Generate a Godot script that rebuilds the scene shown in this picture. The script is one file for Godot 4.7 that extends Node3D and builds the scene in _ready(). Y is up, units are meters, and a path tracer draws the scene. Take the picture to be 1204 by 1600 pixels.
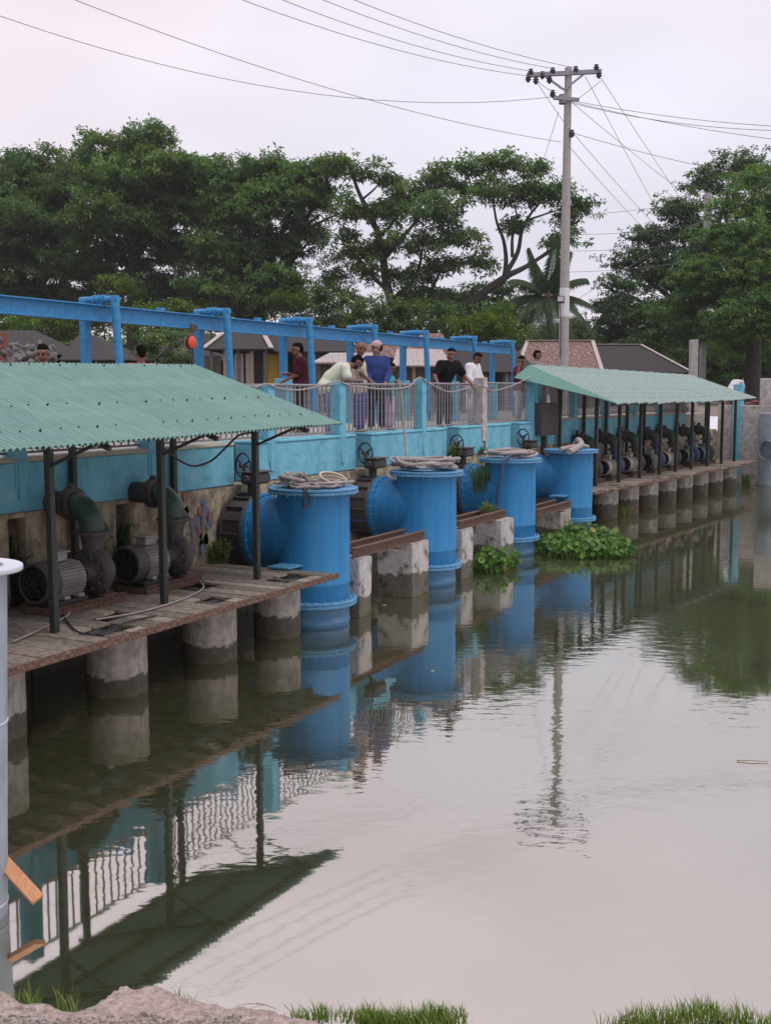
extends Node3D
# A pump station on a still canal under an overcast sky. Units are metres, y is up, the water lies at y = 0.
# The long wall runs along t (away from the camera), p is the distance from the camera's own line parallel to it.

const EYE := 3.3
const FOCAL := 1750.0
const TH1 := 0.47473   # 27.2 degrees: heading of the near wall
const TH2 := 0.58119   # 33.3 degrees: heading of the far wall
var W1 := Vector3(sin(TH1), 0, -cos(TH1))
var P1 := Vector3(-cos(TH1), 0, -sin(TH1))
var B1 := Basis(W1, Vector3.UP, -P1)
var W2 := Vector3(sin(TH2), 0, -cos(TH2))
var P2 := Vector3(-cos(TH2), 0, -sin(TH2))
var B2 := Basis(W2, Vector3.UP, -P2)
var A2 := Vector3(4.96, 0, -26.87)
var tilt := atan((800.0 - 611.0) / FOCAL)
var rng := RandomNumberGenerator.new()
var taken := {}
var M := {}
var noise := FastNoiseLite.new()

# ---------------------------------------------------------------- geometry collector
class MB:
	var v := PackedVector3Array()
	var n := PackedVector3Array()
	var c := PackedColorArray()
	var ix := PackedInt32Array()
	var uv := PackedVector2Array()
	var col := Color.WHITE
	func vert(p: Vector3, nn: Vector3) -> int:
		v.append(p); n.append(nn); c.append(col)
		return v.size() - 1
	func face(pts: Array, out: Vector3) -> void:
		var nn: Vector3 = (pts[1] - pts[0]).cross(pts[2] - pts[0])
		if nn.length_squared() < 1e-14 and pts.size() > 3:
			nn = (pts[2] - pts[0]).cross(pts[3] - pts[0])
		nn = nn.normalized()
		var q := pts
		if nn.dot(out) < 0:
			nn = -nn
			q = pts.duplicate(); q.reverse()
		var b := v.size()
		for p in q: vert(p, nn)
		for k in range(1, q.size() - 1):
			ix.append(b); ix.append(b + k + 1); ix.append(b + k)
	func box(o: Vector3, s: Vector3, bas := Basis(), bev := 0.0) -> void:
		var h := s * 0.5
		var b := minf(bev, minf(h.x, minf(h.y, h.z)) * 0.7)
		var ax := [bas.x, bas.y, bas.z]
		var hh := [h.x, h.y, h.z]
		for a in 3:
			var u := (a + 1) % 3
			var w := (a + 2) % 3
			for sg in [-1.0, 1.0]:
				var cen: Vector3 = o + ax[a] * (sg * hh[a])
				var du: Vector3 = ax[u] * (hh[u] - b)
				var dw: Vector3 = ax[w] * (hh[w] - b)
				face([cen - du - dw, cen + du - dw, cen + du + dw, cen - du + dw], ax[a] * sg)
		if b <= 0.0: return
		for a in 3:
			var u := (a + 1) % 3
			var w := (a + 2) % 3
			for s1 in [-1.0, 1.0]:
				for s2 in [-1.0, 1.0]:
					var e1: Vector3 = o + ax[u] * (s1 * hh[u]) + ax[w] * (s2 * (hh[w] - b))
					var e2: Vector3 = o + ax[u] * (s1 * (hh[u] - b)) + ax[w] * (s2 * hh[w])
					var d: Vector3 = ax[a] * (hh[a] - b)
					face([e1 - d, e1 + d, e2 + d, e2 - d], ax[u] * s1 + ax[w] * s2)
		for s0 in [-1.0, 1.0]:
			for s1 in [-1.0, 1.0]:
				for s2 in [-1.0, 1.0]:
					var c0: Vector3 = o + ax[0] * (s0 * h.x) + ax[1] * (s1 * (h.y - b)) + ax[2] * (s2 * (h.z - b))
					var c1: Vector3 = o + ax[0] * (s0 * (h.x - b)) + ax[1] * (s1 * h.y) + ax[2] * (s2 * (h.z - b))
					var c2: Vector3 = o + ax[0] * (s0 * (h.x - b)) + ax[1] * (s1 * (h.y - b)) + ax[2] * (s2 * h.z)
					face([c0, c1, c2], ax[0] * s0 + ax[1] * s1 + ax[2] * s2)
	# a box between two points, with its height side near up
	func beam(a: Vector3, b: Vector3, wide: float, high: float, bev := 0.0, up := Vector3.UP) -> void:
		var x := (b - a).normalized()
		var z := x.cross(up).normalized()
		var y := z.cross(x)
		box((a + b) * 0.5, Vector3(a.distance_to(b), high, wide), Basis(x, y, z), bev)
	func lathe(xf: Transform3D, prof: Array, seg: int) -> void:
		# prof: Vector2(radius, height) along the local y axis
		var k := prof.size()
		for j in k - 1:
			var a: Vector2 = prof[j]
			var b: Vector2 = prof[j + 1]
			var d := b - a
			if d.length() < 1e-6: continue
			var nn := Vector2(d.y, -d.x).normalized()
			var na := nn
			var nb := nn
			if j > 0:
				var dp: Vector2 = a - prof[j - 1]
				var np := Vector2(dp.y, -dp.x).normalized()
				if np.dot(nn) > 0.7: na = (nn + np).normalized()
			if j < k - 2:
				var dn: Vector2 = prof[j + 2] - b
				var nq := Vector2(dn.y, -dn.x).normalized()
				if nq.dot(nn) > 0.7: nb = (nn + nq).normalized()
			var base := v.size()
			for i in seg + 1:
				var t := TAU * i / seg
				var cs := cos(t)
				var sn := sin(t)
				vert(xf * Vector3(a.x * cs, a.y, a.x * sn), (xf.basis * Vector3(na.x * cs, na.y, na.x * sn)).normalized())
				vert(xf * Vector3(b.x * cs, b.y, b.x * sn), (xf.basis * Vector3(nb.x * cs, nb.y, nb.x * sn)).normalized())
			for i in seg:
				var q := base + i * 2
				ix.append_array([q, q + 2, q + 1, q + 1, q + 2, q + 3])
	func cyl(a: Vector3, b: Vector3, r0: float, r1: float, seg := 12, caps := true) -> void:
		var y := (b - a)
		var l := y.length()
		y /= l
		var x := (Vector3.RIGHT if absf(y.x) < 0.9 else Vector3.FORWARD).cross(y).normalized()
		var xf := Transform3D(Basis(x, y, x.cross(y)), a)
		var pr := [Vector2(r0, 0), Vector2(r1, l)]
		if caps: pr = [Vector2(0, 0), Vector2(r0, 0), Vector2(r1, l), Vector2(0, l)]
		lathe(xf, pr, seg)
	func tube(path: PackedVector3Array, r0: float, r1 := -1.0, seg := 8, caps := true) -> void:
		if r1 < 0.0: r1 = r0
		var m := path.size()
		var tan0 := (path[1] - path[0]).normalized()
		var nx := (Vector3.UP if absf(tan0.y) < 0.9 else Vector3.RIGHT).cross(tan0).normalized()
		var base := v.size()
		for j in m:
			var tn := (path[mini(j + 1, m - 1)] - path[maxi(j - 1, 0)]).normalized()
			nx = (nx - tn * nx.dot(tn)).normalized()
			var ny := tn.cross(nx)
			var r := lerpf(r0, r1, float(j) / (m - 1))
			for i in seg + 1:
				var t := TAU * i / seg
				var d := nx * cos(t) + ny * sin(t)
				vert(path[j] + d * r, d)
		for j in m - 1:
			for i in seg:
				var q := base + j * (seg + 1) + i
				ix.append_array([q, q + seg + 1, q + 1, q + 1, q + seg + 1, q + seg + 2])
		if caps:
			var p0 := []
			var p1 := []
			for i in seg:
				p0.append(v[base + i]); p1.append(v[base + (m - 1) * (seg + 1) + i])
			face(p0, path[0] - path[1]); face(p1, path[m - 1] - path[m - 2])
	func ball(o: Vector3, r: Vector3, seg := 10) -> void:
		var pr := []
		for j in seg / 2 + 1:
			var t := -PI / 2 + PI * j / (seg / 2)
			pr.append(Vector2(cos(t), sin(t)))
		lathe(Transform3D(Basis.from_scale(r), o), pr, seg)
	func mesh() -> ArrayMesh:
		var a := []
		a.resize(Mesh.ARRAY_MAX)
		a[Mesh.ARRAY_VERTEX] = v
		a[Mesh.ARRAY_NORMAL] = n
		a[Mesh.ARRAY_COLOR] = c
		a[Mesh.ARRAY_INDEX] = ix
		if uv.size() == v.size(): a[Mesh.ARRAY_TEX_UV] = uv
		var m := ArrayMesh.new()
		m.add_surface_from_arrays(Mesh.PRIMITIVE_TRIANGLES, a)
		return m

# ---------------------------------------------------------------- naming, placing
func numbered(called: String) -> String:
	var k: int = taken.get(called, 0)
	taken[called] = k + 1
	return called if k == 0 else "%s_%03d" % [called, k]

func tag(o: Node3D, label: String, category: String, group := "", kind := "") -> Node3D:
	o.set_meta("label", label)
	if category: o.set_meta("category", category)
	if group: o.set_meta("group", group)
	if kind: o.set_meta("kind", kind)
	return o

func thing(called: String, label: String, category: String, xf := Transform3D(), group := "") -> Node3D:
	var o := Node3D.new()
	o.name = numbered(called)
	add_child(o)
	o.transform = xf
	tag(o, label, category, group)
	return o

func obj(called: String, what, m: Material, parent: Node3D = null, xf := Transform3D()) -> MeshInstance3D:
	var o := MeshInstance3D.new()
	o.mesh = what.mesh() if what is MB else what
	o.material_override = m
	o.transform = xf
	if parent == null:
		o.name = numbered(called)
		add_child(o)
	else:
		o.name = called
		parent.add_child(o, true)
	return o

func struct(called: String, what, m: Material, xf := Transform3D()) -> MeshInstance3D:
	var o := obj(called, what, m, null, xf)
	o.set_meta("kind", "structure")
	return o

# pixel of the photograph -> direction -> place on a surface
func ray(x: float, y: float) -> Vector3:
	var dx := (x - 602.0) / FOCAL
	var dy := (y - 800.0) / FOCAL
	return Vector3(dx, -(dy * cos(tilt) + sin(tilt)), -(cos(tilt) - dy * sin(tilt)))
func on_h(x: float, y: float, h: float) -> Vector3:
	var d := ray(x, y)
	return Vector3(0, EYE, 0) + d * ((h - EYE) / d.y)
func at_z(x: float, y: float, z: float) -> Vector3:
	var d := ray(x, y)
	return Vector3(0, EYE, 0) + d * (z / -d.z)
func on_p(x: float, y: float, p: float) -> Vector3:
	var d := ray(x, y)
	return Vector3(0, EYE, 0) + d * (p / d.dot(P1))
func t_of(x: float, p: float) -> float:      # t of a point seen in column x (near the horizon) on the plane p
	return on_p(x, 611, p).dot(W1)
func s_of(x: float, q: float) -> float:      # the same along the far deck
	var d := ray(x, 680)
	d.y = 0
	var k: float = (q + A2.dot(P2)) / d.dot(P2)
	return (d * k - A2).dot(W2)
func fr(t: float, p: float, h: float) -> Vector3:
	return W1 * t + P1 * p + Vector3(0, h, 0)
func X1(t: float, p: float, h: float, turn := 0.0) -> Transform3D:
	return Transform3D(B1 * Basis(Vector3.UP, turn), fr(t, p, h))
func X2(s: float, q: float, h: float, turn := 0.0) -> Transform3D:
	return Transform3D(B2 * Basis(Vector3.UP, turn), A2 + W2 * s + P2 * q + Vector3(0, h, 0))
func rnd(a: float, b: float) -> float:
	return rng.randf_range(a, b)

# ---------------------------------------------------------------- materials
func L(r: float, g: float, b: float) -> Color:
	return Color(r, g, b).linear_to_srgb()

var normals := {}
func bumps(freq: float, strength: float) -> NoiseTexture2D:
	var key := "%f_%f" % [freq, strength]
	if not normals.has(key):
		var f := FastNoiseLite.new()
		f.seed = 11
		f.frequency = freq
		f.fractal_octaves = 5
		var t := NoiseTexture2D.new()
		t.width = 512; t.height = 512; t.seamless = true; t.noise = f; t.as_normal_map = true; t.bump_strength = strength
		normals[key] = t
	return normals[key]

# colours are linear base colours; ramp: [offset, colour, offset, colour ...]
func mat(called: String, ramp: Array, rough: float, scale := Vector3.ONE, freq := 0.02, bump := 0.0, o := {}) -> StandardMaterial3D:
	var m := StandardMaterial3D.new()
	m.resource_name = called
	m.roughness = rough
	m.metallic = o.get("metallic", 0.0)
	m.metallic_specular = o.get("spec", 0.5)
	if ramp.size() <= 2:
		m.albedo_color = ramp[1]
	else:
		var g := Gradient.new()
		var offs := PackedFloat32Array()
		var cols := PackedColorArray()
		for k in ramp.size() / 2:
			offs.append(ramp[k * 2]); cols.append(ramp[k * 2 + 1])
		g.offsets = offs; g.colors = cols
		var f := FastNoiseLite.new()
		f.seed = o.get("seed", called.hash() % 1000)
		f.frequency = freq
		f.fractal_octaves = o.get("oct", 5)
		f.fractal_gain = o.get("gain", 0.55)
		if o.get("warp", false):
			f.domain_warp_enabled = true
			f.domain_warp_amplitude = 40.0
			f.domain_warp_frequency = 0.01
		var t := NoiseTexture2D.new()
		var sz: int = o.get("size", 512)
		t.width = sz; t.height = sz; t.seamless = true; t.noise = f; t.color_ramp = g
		m.albedo_texture = t
	m.uv1_triplanar = true
	m.uv1_world_triplanar = o.get("world", false)
	m.uv1_scale = scale
	if bump > 0.0:
		m.normal_enabled = true
		m.normal_texture = bumps(o.get("bfreq", 0.03), 8.0)
		m.normal_scale = bump
	if o.has("backlight"):
		m.backlight_enabled = true
		m.backlight = o.backlight
	if o.get("vcol", false): m.vertex_color_use_as_albedo = true
	return m

func plain(called: String, c: Color, rough := 0.7, metallic := 0.0, vcol := false) -> StandardMaterial3D:
	var m := StandardMaterial3D.new()
	m.resource_name = called
	m.albedo_color = c; m.roughness = rough; m.metallic = metallic
	m.vertex_color_use_as_albedo = vcol
	return m

func cloth(called: String, c: Color, pattern := "") -> StandardMaterial3D:
	var m := StandardMaterial3D.new()
	m.resource_name = called
	m.roughness = 0.95
	m.metallic_specular = 0.2
	if pattern == "":
		m.albedo_color = c
	else:
		var im := Image.create(128, 128, false, Image.FORMAT_RGB8)
		im.fill(c)
		if pattern == "plaid":
			for k in 4:
				im.fill_rect(Rect2i(k * 32 + 2, 0, 7, 128), L(0.32, 0.22, 0.14))
				im.fill_rect(Rect2i(k * 32 + 17, 0, 3, 128), L(0.12, 0.14, 0.26))
				im.fill_rect(Rect2i(0, k * 32 + 6, 128, 3), L(0.42, 0.32, 0.22))
		else:
			for k in 4:
				im.fill_rect(Rect2i(0, k * 32 + 4, 128, 5), L(0.16, 0.17, 0.42))
				im.fill_rect(Rect2i(k * 32 + 10, 0, 4, 128), L(0.03, 0.03, 0.10))
				im.fill_rect(Rect2i(0, k * 32 + 20, 128, 3), L(0.20, 0.12, 0.30))
		m.albedo_texture = ImageTexture.create_from_image(im)
		m.uv1_triplanar = true
		m.uv1_scale = Vector3.ONE * 2.6
	return m

func make_materials() -> void:
	M.blue_wall = mat("turquoise wall paint", [0.0, L(0.085, 0.25, 0.31), 0.25, L(0.105, 0.335, 0.43), 0.42, L(0.122, 0.380, 0.495), 0.6, L(0.132, 0.395, 0.515), 0.80, L(0.165, 0.415, 0.515), 1.0, L(0.29, 0.42, 0.45)], 0.75, Vector3(0.4, 0.3, 0.4), 0.012, 0.2, {"warp": true})
	M.coping = mat("weathered coping", [0.0, L(0.20, 0.19, 0.15), 0.5, L(0.36, 0.33, 0.27), 1.0, L(0.46, 0.45, 0.40)], 0.9, Vector3.ONE * 0.8, 0.03, 0.5)
	M.concrete = mat("stained concrete wall", [0.0, L(0.075, 0.065, 0.048), 0.32, L(0.20, 0.165, 0.115), 0.55, L(0.31, 0.265, 0.19), 0.8, L(0.38, 0.335, 0.25), 1.0, L(0.22, 0.19, 0.14)], 0.9, Vector3(0.42, 0.30, 0.42), 0.014, 0.5, {"warp": true})
	M.wet = mat("waterlogged concrete", [0.0, L(0.032, 0.031, 0.024), 0.5, L(0.056, 0.052, 0.038), 1.0, L(0.085, 0.078, 0.055)], 0.6, Vector3.ONE * 0.5, 0.02, 0.4)  # wet concrete, darkened further to stand in for shade under the decks
	M.pile = mat("pale concrete", [0.0, L(0.15, 0.137, 0.118), 0.35, L(0.245, 0.228, 0.203), 0.6, L(0.32, 0.302, 0.275), 1.0, L(0.42, 0.40, 0.375)], 0.88, Vector3(0.8, 0.45, 0.8), 0.02, 0.5, {"vcol": true, "warp": true})
	M.pier = mat("flaking whitewash", [0.0, L(0.06, 0.055, 0.05), 0.20, L(0.15, 0.14, 0.12), 0.245, L(0.30, 0.285, 0.275), 0.5, L(0.37, 0.355, 0.35), 0.72, L(0.44, 0.425, 0.42), 1.0, L(0.30, 0.28, 0.26)], 0.85, Vector3(0.9, 0.6, 0.9), 0.008, 0.6, {"vcol": true, "warp": true})
	M.grey_wall = mat("grey cement render", [0.0, L(0.26, 0.23, 0.20), 0.5, L(0.40, 0.37, 0.345), 1.0, L(0.52, 0.49, 0.47)], 0.88, Vector3.ONE * 0.35, 0.02, 0.4, {"warp": true})
	M.tube = mat("blue pipe paint", [0.0, L(0.010, 0.120, 0.285), 0.4, L(0.012, 0.152, 0.355), 0.65, L(0.016, 0.170, 0.385), 0.86, L(0.035, 0.195, 0.385), 1.0, L(0.10, 0.20, 0.31)], 0.52, Vector3(1.3, 0.16, 1.3), 0.012, 0.06, {"warp": true, "spec": 0.4})
	M.tube_rim = mat("worn blue flange paint", [0.0, L(0.02, 0.14, 0.33), 0.45, L(0.045, 0.20, 0.39), 0.7, L(0.13, 0.29, 0.43), 0.92, L(0.34, 0.40, 0.44), 1.0, L(0.17, 0.11, 0.08)], 0.55, Vector3.ONE * 1.2, 0.03, 0.2)
	M.tube_base = mat("chalky blue paint by the waterline", [0.0, L(0.03, 0.12, 0.25), 0.4, L(0.045, 0.15, 0.29), 0.62, L(0.07, 0.18, 0.30), 1.0, L(0.16, 0.23, 0.29)], 0.7, Vector3(0.5, 1.0, 0.5), 0.012, 0.1)
	M.gantry = mat("gantry blue paint", [0.0, L(0.016, 0.155, 0.33), 0.5, L(0.024, 0.205, 0.43), 1.0, L(0.05, 0.25, 0.47)], 0.55, Vector3.ONE * 0.7, 0.02, 0.1)
	M.grey_pipe = mat("pale grey-blue pipe paint", [0.0, L(0.20, 0.235, 0.28), 0.5, L(0.265, 0.31, 0.36), 1.0, L(0.33, 0.37, 0.42)], 0.5, Vector3(0.8, 0.3, 0.8), 0.02, 0.05)
	M.white_rim = plain("white flange paint", L(0.50, 0.53, 0.60), 0.5)
	M.roof = mat("green corrugated roofing", [0.0, L(0.078, 0.175, 0.152), 0.4, L(0.108, 0.222, 0.195), 0.62, L(0.128, 0.250, 0.222), 0.85, L(0.165, 0.272, 0.246), 1.0, L(0.22, 0.27, 0.24)], 0.55, Vector3(1.2, 0.5, 0.25), 0.018, 0.05, {"warp": true})
	M.roof_b = mat("green corrugated roofing, faded", [0.0, L(0.090, 0.190, 0.165), 0.4, L(0.125, 0.238, 0.210), 0.7, L(0.155, 0.268, 0.242), 1.0, L(0.24, 0.28, 0.25)], 0.6, Vector3(1.3, 0.5, 0.22), 0.018, 0.05, {"warp": true})
	M.roof_far = mat("dusty green roofing", [0.0, L(0.145, 0.225, 0.208), 0.5, L(0.20, 0.28, 0.262), 1.0, L(0.28, 0.335, 0.32)], 0.6, Vector3(0.4, 0.4, 0.4), 0.02, 0.05)
	M.roof_bright = mat("bright green sheet", [0.0, L(0.045, 0.155, 0.122), 1.0, L(0.085, 0.22, 0.178)], 0.6, Vector3.ONE * 0.5, 0.02)
	M.rubber = plain("black rubber", L(0.012, 0.012, 0.013), 0.7)
	M.dark_steel = mat("dark green painted steel", [0.0, L(0.010, 0.014, 0.013), 0.5, L(0.020, 0.027, 0.025), 1.0, L(0.05, 0.045, 0.038)], 0.6, Vector3.ONE * 1.5, 0.03, 0.15)
	M.rust = mat("rusty steel", [0.0, L(0.040, 0.020, 0.015), 0.4, L(0.090, 0.046, 0.033), 0.65, L(0.14, 0.082, 0.060), 1.0, L(0.24, 0.17, 0.13)], 0.85, Vector3.ONE * 1.2, 0.03, 0.5)
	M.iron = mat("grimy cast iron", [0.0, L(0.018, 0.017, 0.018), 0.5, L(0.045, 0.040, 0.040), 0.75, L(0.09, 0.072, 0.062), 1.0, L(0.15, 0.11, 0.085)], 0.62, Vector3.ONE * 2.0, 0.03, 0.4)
	M.volute = mat("dusty dark casting", [0.0, L(0.026, 0.024, 0.028), 0.45, L(0.055, 0.050, 0.056), 0.75, L(0.095, 0.080, 0.076), 1.0, L(0.17, 0.135, 0.115)], 0.7, Vector3.ONE * 1.6, 0.03, 0.4)
	M.volute_blue = mat("worn blue casting", [0.0, L(0.02, 0.025, 0.08), 0.5, L(0.045, 0.055, 0.17), 1.0, L(0.13, 0.12, 0.16)], 0.6, Vector3.ONE * 1.6, 0.03, 0.3)
	M.motor = mat("grey motor paint", [0.0, L(0.10, 0.095, 0.095), 0.45, L(0.225, 0.218, 0.216), 1.0, L(0.35, 0.34, 0.33)], 0.55, Vector3.ONE * 1.8, 0.03, 0.15)
	M.motor_pale = mat("cream motor paint", [0.0, L(0.16, 0.145, 0.12), 0.5, L(0.30, 0.275, 0.23), 1.0, L(0.44, 0.42, 0.37)], 0.55, Vector3.ONE * 1.8, 0.03, 0.15)
	M.motor_green = mat("green motor paint", [0.0, L(0.03, 0.07, 0.065), 1.0, L(0.09, 0.16, 0.15)], 0.55, Vector3.ONE * 1.8, 0.03, 0.15)
	M.fan = plain("black fan cover", L(0.014, 0.014, 0.016), 0.55)
	M.elbow = mat("green pipe paint", [0.0, L(0.012, 0.032, 0.024), 0.5, L(0.020, 0.058, 0.042), 1.0, L(0.05, 0.085, 0.062)], 0.45, Vector3.ONE * 1.2, 0.03, 0.15)
	M.elbow_dark = mat("drab green pipe paint", [0.0, L(0.014, 0.028, 0.022), 0.5, L(0.030, 0.052, 0.040), 1.0, L(0.07, 0.08, 0.065)], 0.5, Vector3.ONE * 1.2, 0.03, 0.15)
	M.plank = []
	for k in 4:
		var f: float = [1.0, 0.8, 1.25, 0.62][k]
		M.plank.append(mat("weathered deck board %d" % k, [0.0, L(0.082 * f, 0.066 * f, 0.052 * f), 0.4, L(0.178 * f, 0.148 * f, 0.120 * f), 0.7, L(0.27 * f, 0.232 * f, 0.192 * f), 1.0, L(0.37 * f, 0.33 * f, 0.28 * f)], 0.9, Vector3(2.0, 1.0, 0.5), 0.025, 0.5, {"seed": 40 + k}))
	M.timber = mat("fresh sawn timber", [0.0, L(0.34, 0.15, 0.07), 0.5, L(0.46, 0.22, 0.11), 1.0, L(0.56, 0.30, 0.17)], 0.75, Vector3(3.0, 3.0, 0.6), 0.03, 0.2)
	M.railing = mat("grey railing paint", [0.0, L(0.09, 0.08, 0.078), 0.35, L(0.165, 0.162, 0.175), 0.7, L(0.23, 0.228, 0.25), 1.0, L(0.30, 0.285, 0.285)], 0.6, Vector3.ONE * 1.0, 0.03, 0.15)
	M.rope = mat("dirty rope", [0.0, L(0.15, 0.125, 0.115), 0.5, L(0.27, 0.24, 0.23), 1.0, L(0.40, 0.37, 0.36)], 0.9, Vector3.ONE * 4.0, 0.04, 0.6)
	M.hose = mat("grey lay-flat hose", [0.0, L(0.13, 0.105, 0.10), 0.4, L(0.25, 0.215, 0.21), 0.7, L(0.36, 0.32, 0.32), 1.0, L(0.47, 0.45, 0.46)], 0.8, Vector3.ONE * 2.5, 0.03, 0.4)
	M.cream = mat("cream hose", [0.0, L(0.36, 0.29, 0.20), 1.0, L(0.56, 0.50, 0.41)], 0.7, Vector3.ONE * 3.0, 0.03)
	M.cable = plain("black cable", L(0.012, 0.013, 0.02), 0.5)
	M.dark_blue = plain("dark blue paint", L(0.012, 0.035, 0.085), 0.45)
	M.wire = plain("overhead wire", L(0.17, 0.16, 0.18), 0.6)
	M.pole = mat("grey concrete pole", [0.0, L(0.22, 0.205, 0.20), 0.5, L(0.335, 0.32, 0.31), 1.0, L(0.43, 0.415, 0.41)], 0.85, Vector3(1.0, 0.25, 1.0), 0.03, 0.3)
	M.galv = plain("galvanised steel", L(0.24, 0.24, 0.27), 0.55, 0.3)
	M.porcelain = plain("dark brown porcelain", L(0.06, 0.045, 0.055), 0.3)
	M.orange = plain("orange hoist paint", L(0.62, 0.075, 0.025), 0.45)
	M.white = plain("white paint", L(0.62, 0.61, 0.63), 0.6)
	M.bark = mat("dark bark", [0.0, L(0.018, 0.015, 0.014), 0.5, L(0.040, 0.033, 0.030), 1.0, L(0.085, 0.072, 0.064)], 0.9, Vector3(0.9, 0.3, 0.9), 0.03, 0.7)
	M.leaf = leafy("tree leaf", L(0.62, 0.85, 0.36))
	M.soil = mat("bare soil", [0.0, L(0.12, 0.088, 0.075), 0.35, L(0.24, 0.185, 0.165), 0.6, L(0.33, 0.265, 0.24), 1.0, L(0.46, 0.39, 0.36)], 0.95, Vector3.ONE * 2.2, 0.03, 0.9, {"world": true, "oct": 6, "gain": 0.7})
	M.earth = mat("dusty ground", [0.0, L(0.07, 0.075, 0.04), 0.5, L(0.17, 0.145, 0.11), 1.0, L(0.26, 0.23, 0.19)], 0.95, Vector3.ONE * 0.15, 0.03, 0.3, {"world": true})
	M.paving = mat("walkway cement", [0.0, L(0.20, 0.185, 0.17), 1.0, L(0.36, 0.34, 0.32)], 0.9, Vector3.ONE * 0.5, 0.03, 0.3)
	M.stone = mat("grey rubble", [0.0, L(0.09, 0.082, 0.08), 0.5, L(0.15, 0.14, 0.138), 1.0, L(0.23, 0.215, 0.21)], 0.9, Vector3.ONE * 1.5, 0.03, 0.6)
	M.brick = mat("red brick", [0.0, L(0.16, 0.055, 0.04), 1.0, L(0.30, 0.12, 0.09)], 0.9, Vector3.ONE * 2.0, 0.04, 0.4)
	M.thatch = mat("black tarred roofing", [0.0, L(0.012, 0.011, 0.012), 0.45, L(0.026, 0.023, 0.023), 0.8, L(0.048, 0.041, 0.039), 1.0, L(0.10, 0.085, 0.08)], 0.9, Vector3(0.5, 0.5, 0.5), 0.03, 0.7)
	M.tin = mat("rusted tin roofing", [0.0, L(0.045, 0.022, 0.020), 0.4, L(0.105, 0.050, 0.043), 0.62, L(0.17, 0.09, 0.078), 0.8, L(0.30, 0.24, 0.22), 1.0, L(0.42, 0.37, 0.35)], 0.75, Vector3(0.35, 0.35, 0.35), 0.025, 0.3, {"warp": true})
	M.tin_pale = mat("pale tin roofing", [0.0, L(0.14, 0.11, 0.10), 0.5, L(0.34, 0.30, 0.29), 1.0, L(0.50, 0.46, 0.45)], 0.7, Vector3.ONE * 0.5, 0.025, 0.3, {"warp": true})
	M.ridge = plain("pale ridge board", L(0.36, 0.32, 0.29), 0.8)
	M.dark_wall = mat("weathered plank wall", [0.0, L(0.055, 0.047, 0.042), 0.5, L(0.105, 0.090, 0.080), 1.0, L(0.17, 0.15, 0.135)], 0.9, Vector3(2.5, 0.3, 2.5), 0.03, 0.4)
	M.yellow = plain("yellow painted panel", L(0.46, 0.31, 0.035), 0.7)
	M.bamboo = mat("bamboo", [0.0, L(0.16, 0.11, 0.07), 1.0, L(0.34, 0.26, 0.19)], 0.75, Vector3(3.0, 0.8, 3.0), 0.03)
	M.skin = plain("brown skin", Color.WHITE, 0.5, 0.0, true)
	M.hair = plain("black hair", L(0.006, 0.005, 0.005), 0.95)
	M.hair.metallic_specular = 0.15
	M.palm_leaf = leafy("palm leaflet", L(0.5, 0.7, 0.3))
	M.grass = leafy("grass blade", L(0.5, 0.7, 0.25))
	M.hyacinth = leafy("water hyacinth leaf", L(0.4, 0.6, 0.15))
	M.hyacinth.roughness = 0.32
	M.vcol = plain("mixed", Color.WHITE, 0.8, 0.0, true)

func leafy(called: String, through: Color) -> StandardMaterial3D:
	var m := plain(called, Color.WHITE, 0.65, 0.0, true)
	m.metallic_specular = 0.35
	m.backlight_enabled = true
	m.backlight = through
	return m

# ---------------------------------------------------------------- camera, sky, light
func make_camera() -> void:
	var cam := Camera3D.new()
	cam.name = "camera"
	add_child(cam)
	cam.fov = rad_to_deg(2.0 * atan(800.0 / FOCAL))
	cam.position = Vector3(0, EYE, 0)
	cam.rotation.x = -tilt
	cam.near = 0.05
	cam.far = 2000.0
	cam.current = true

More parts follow.
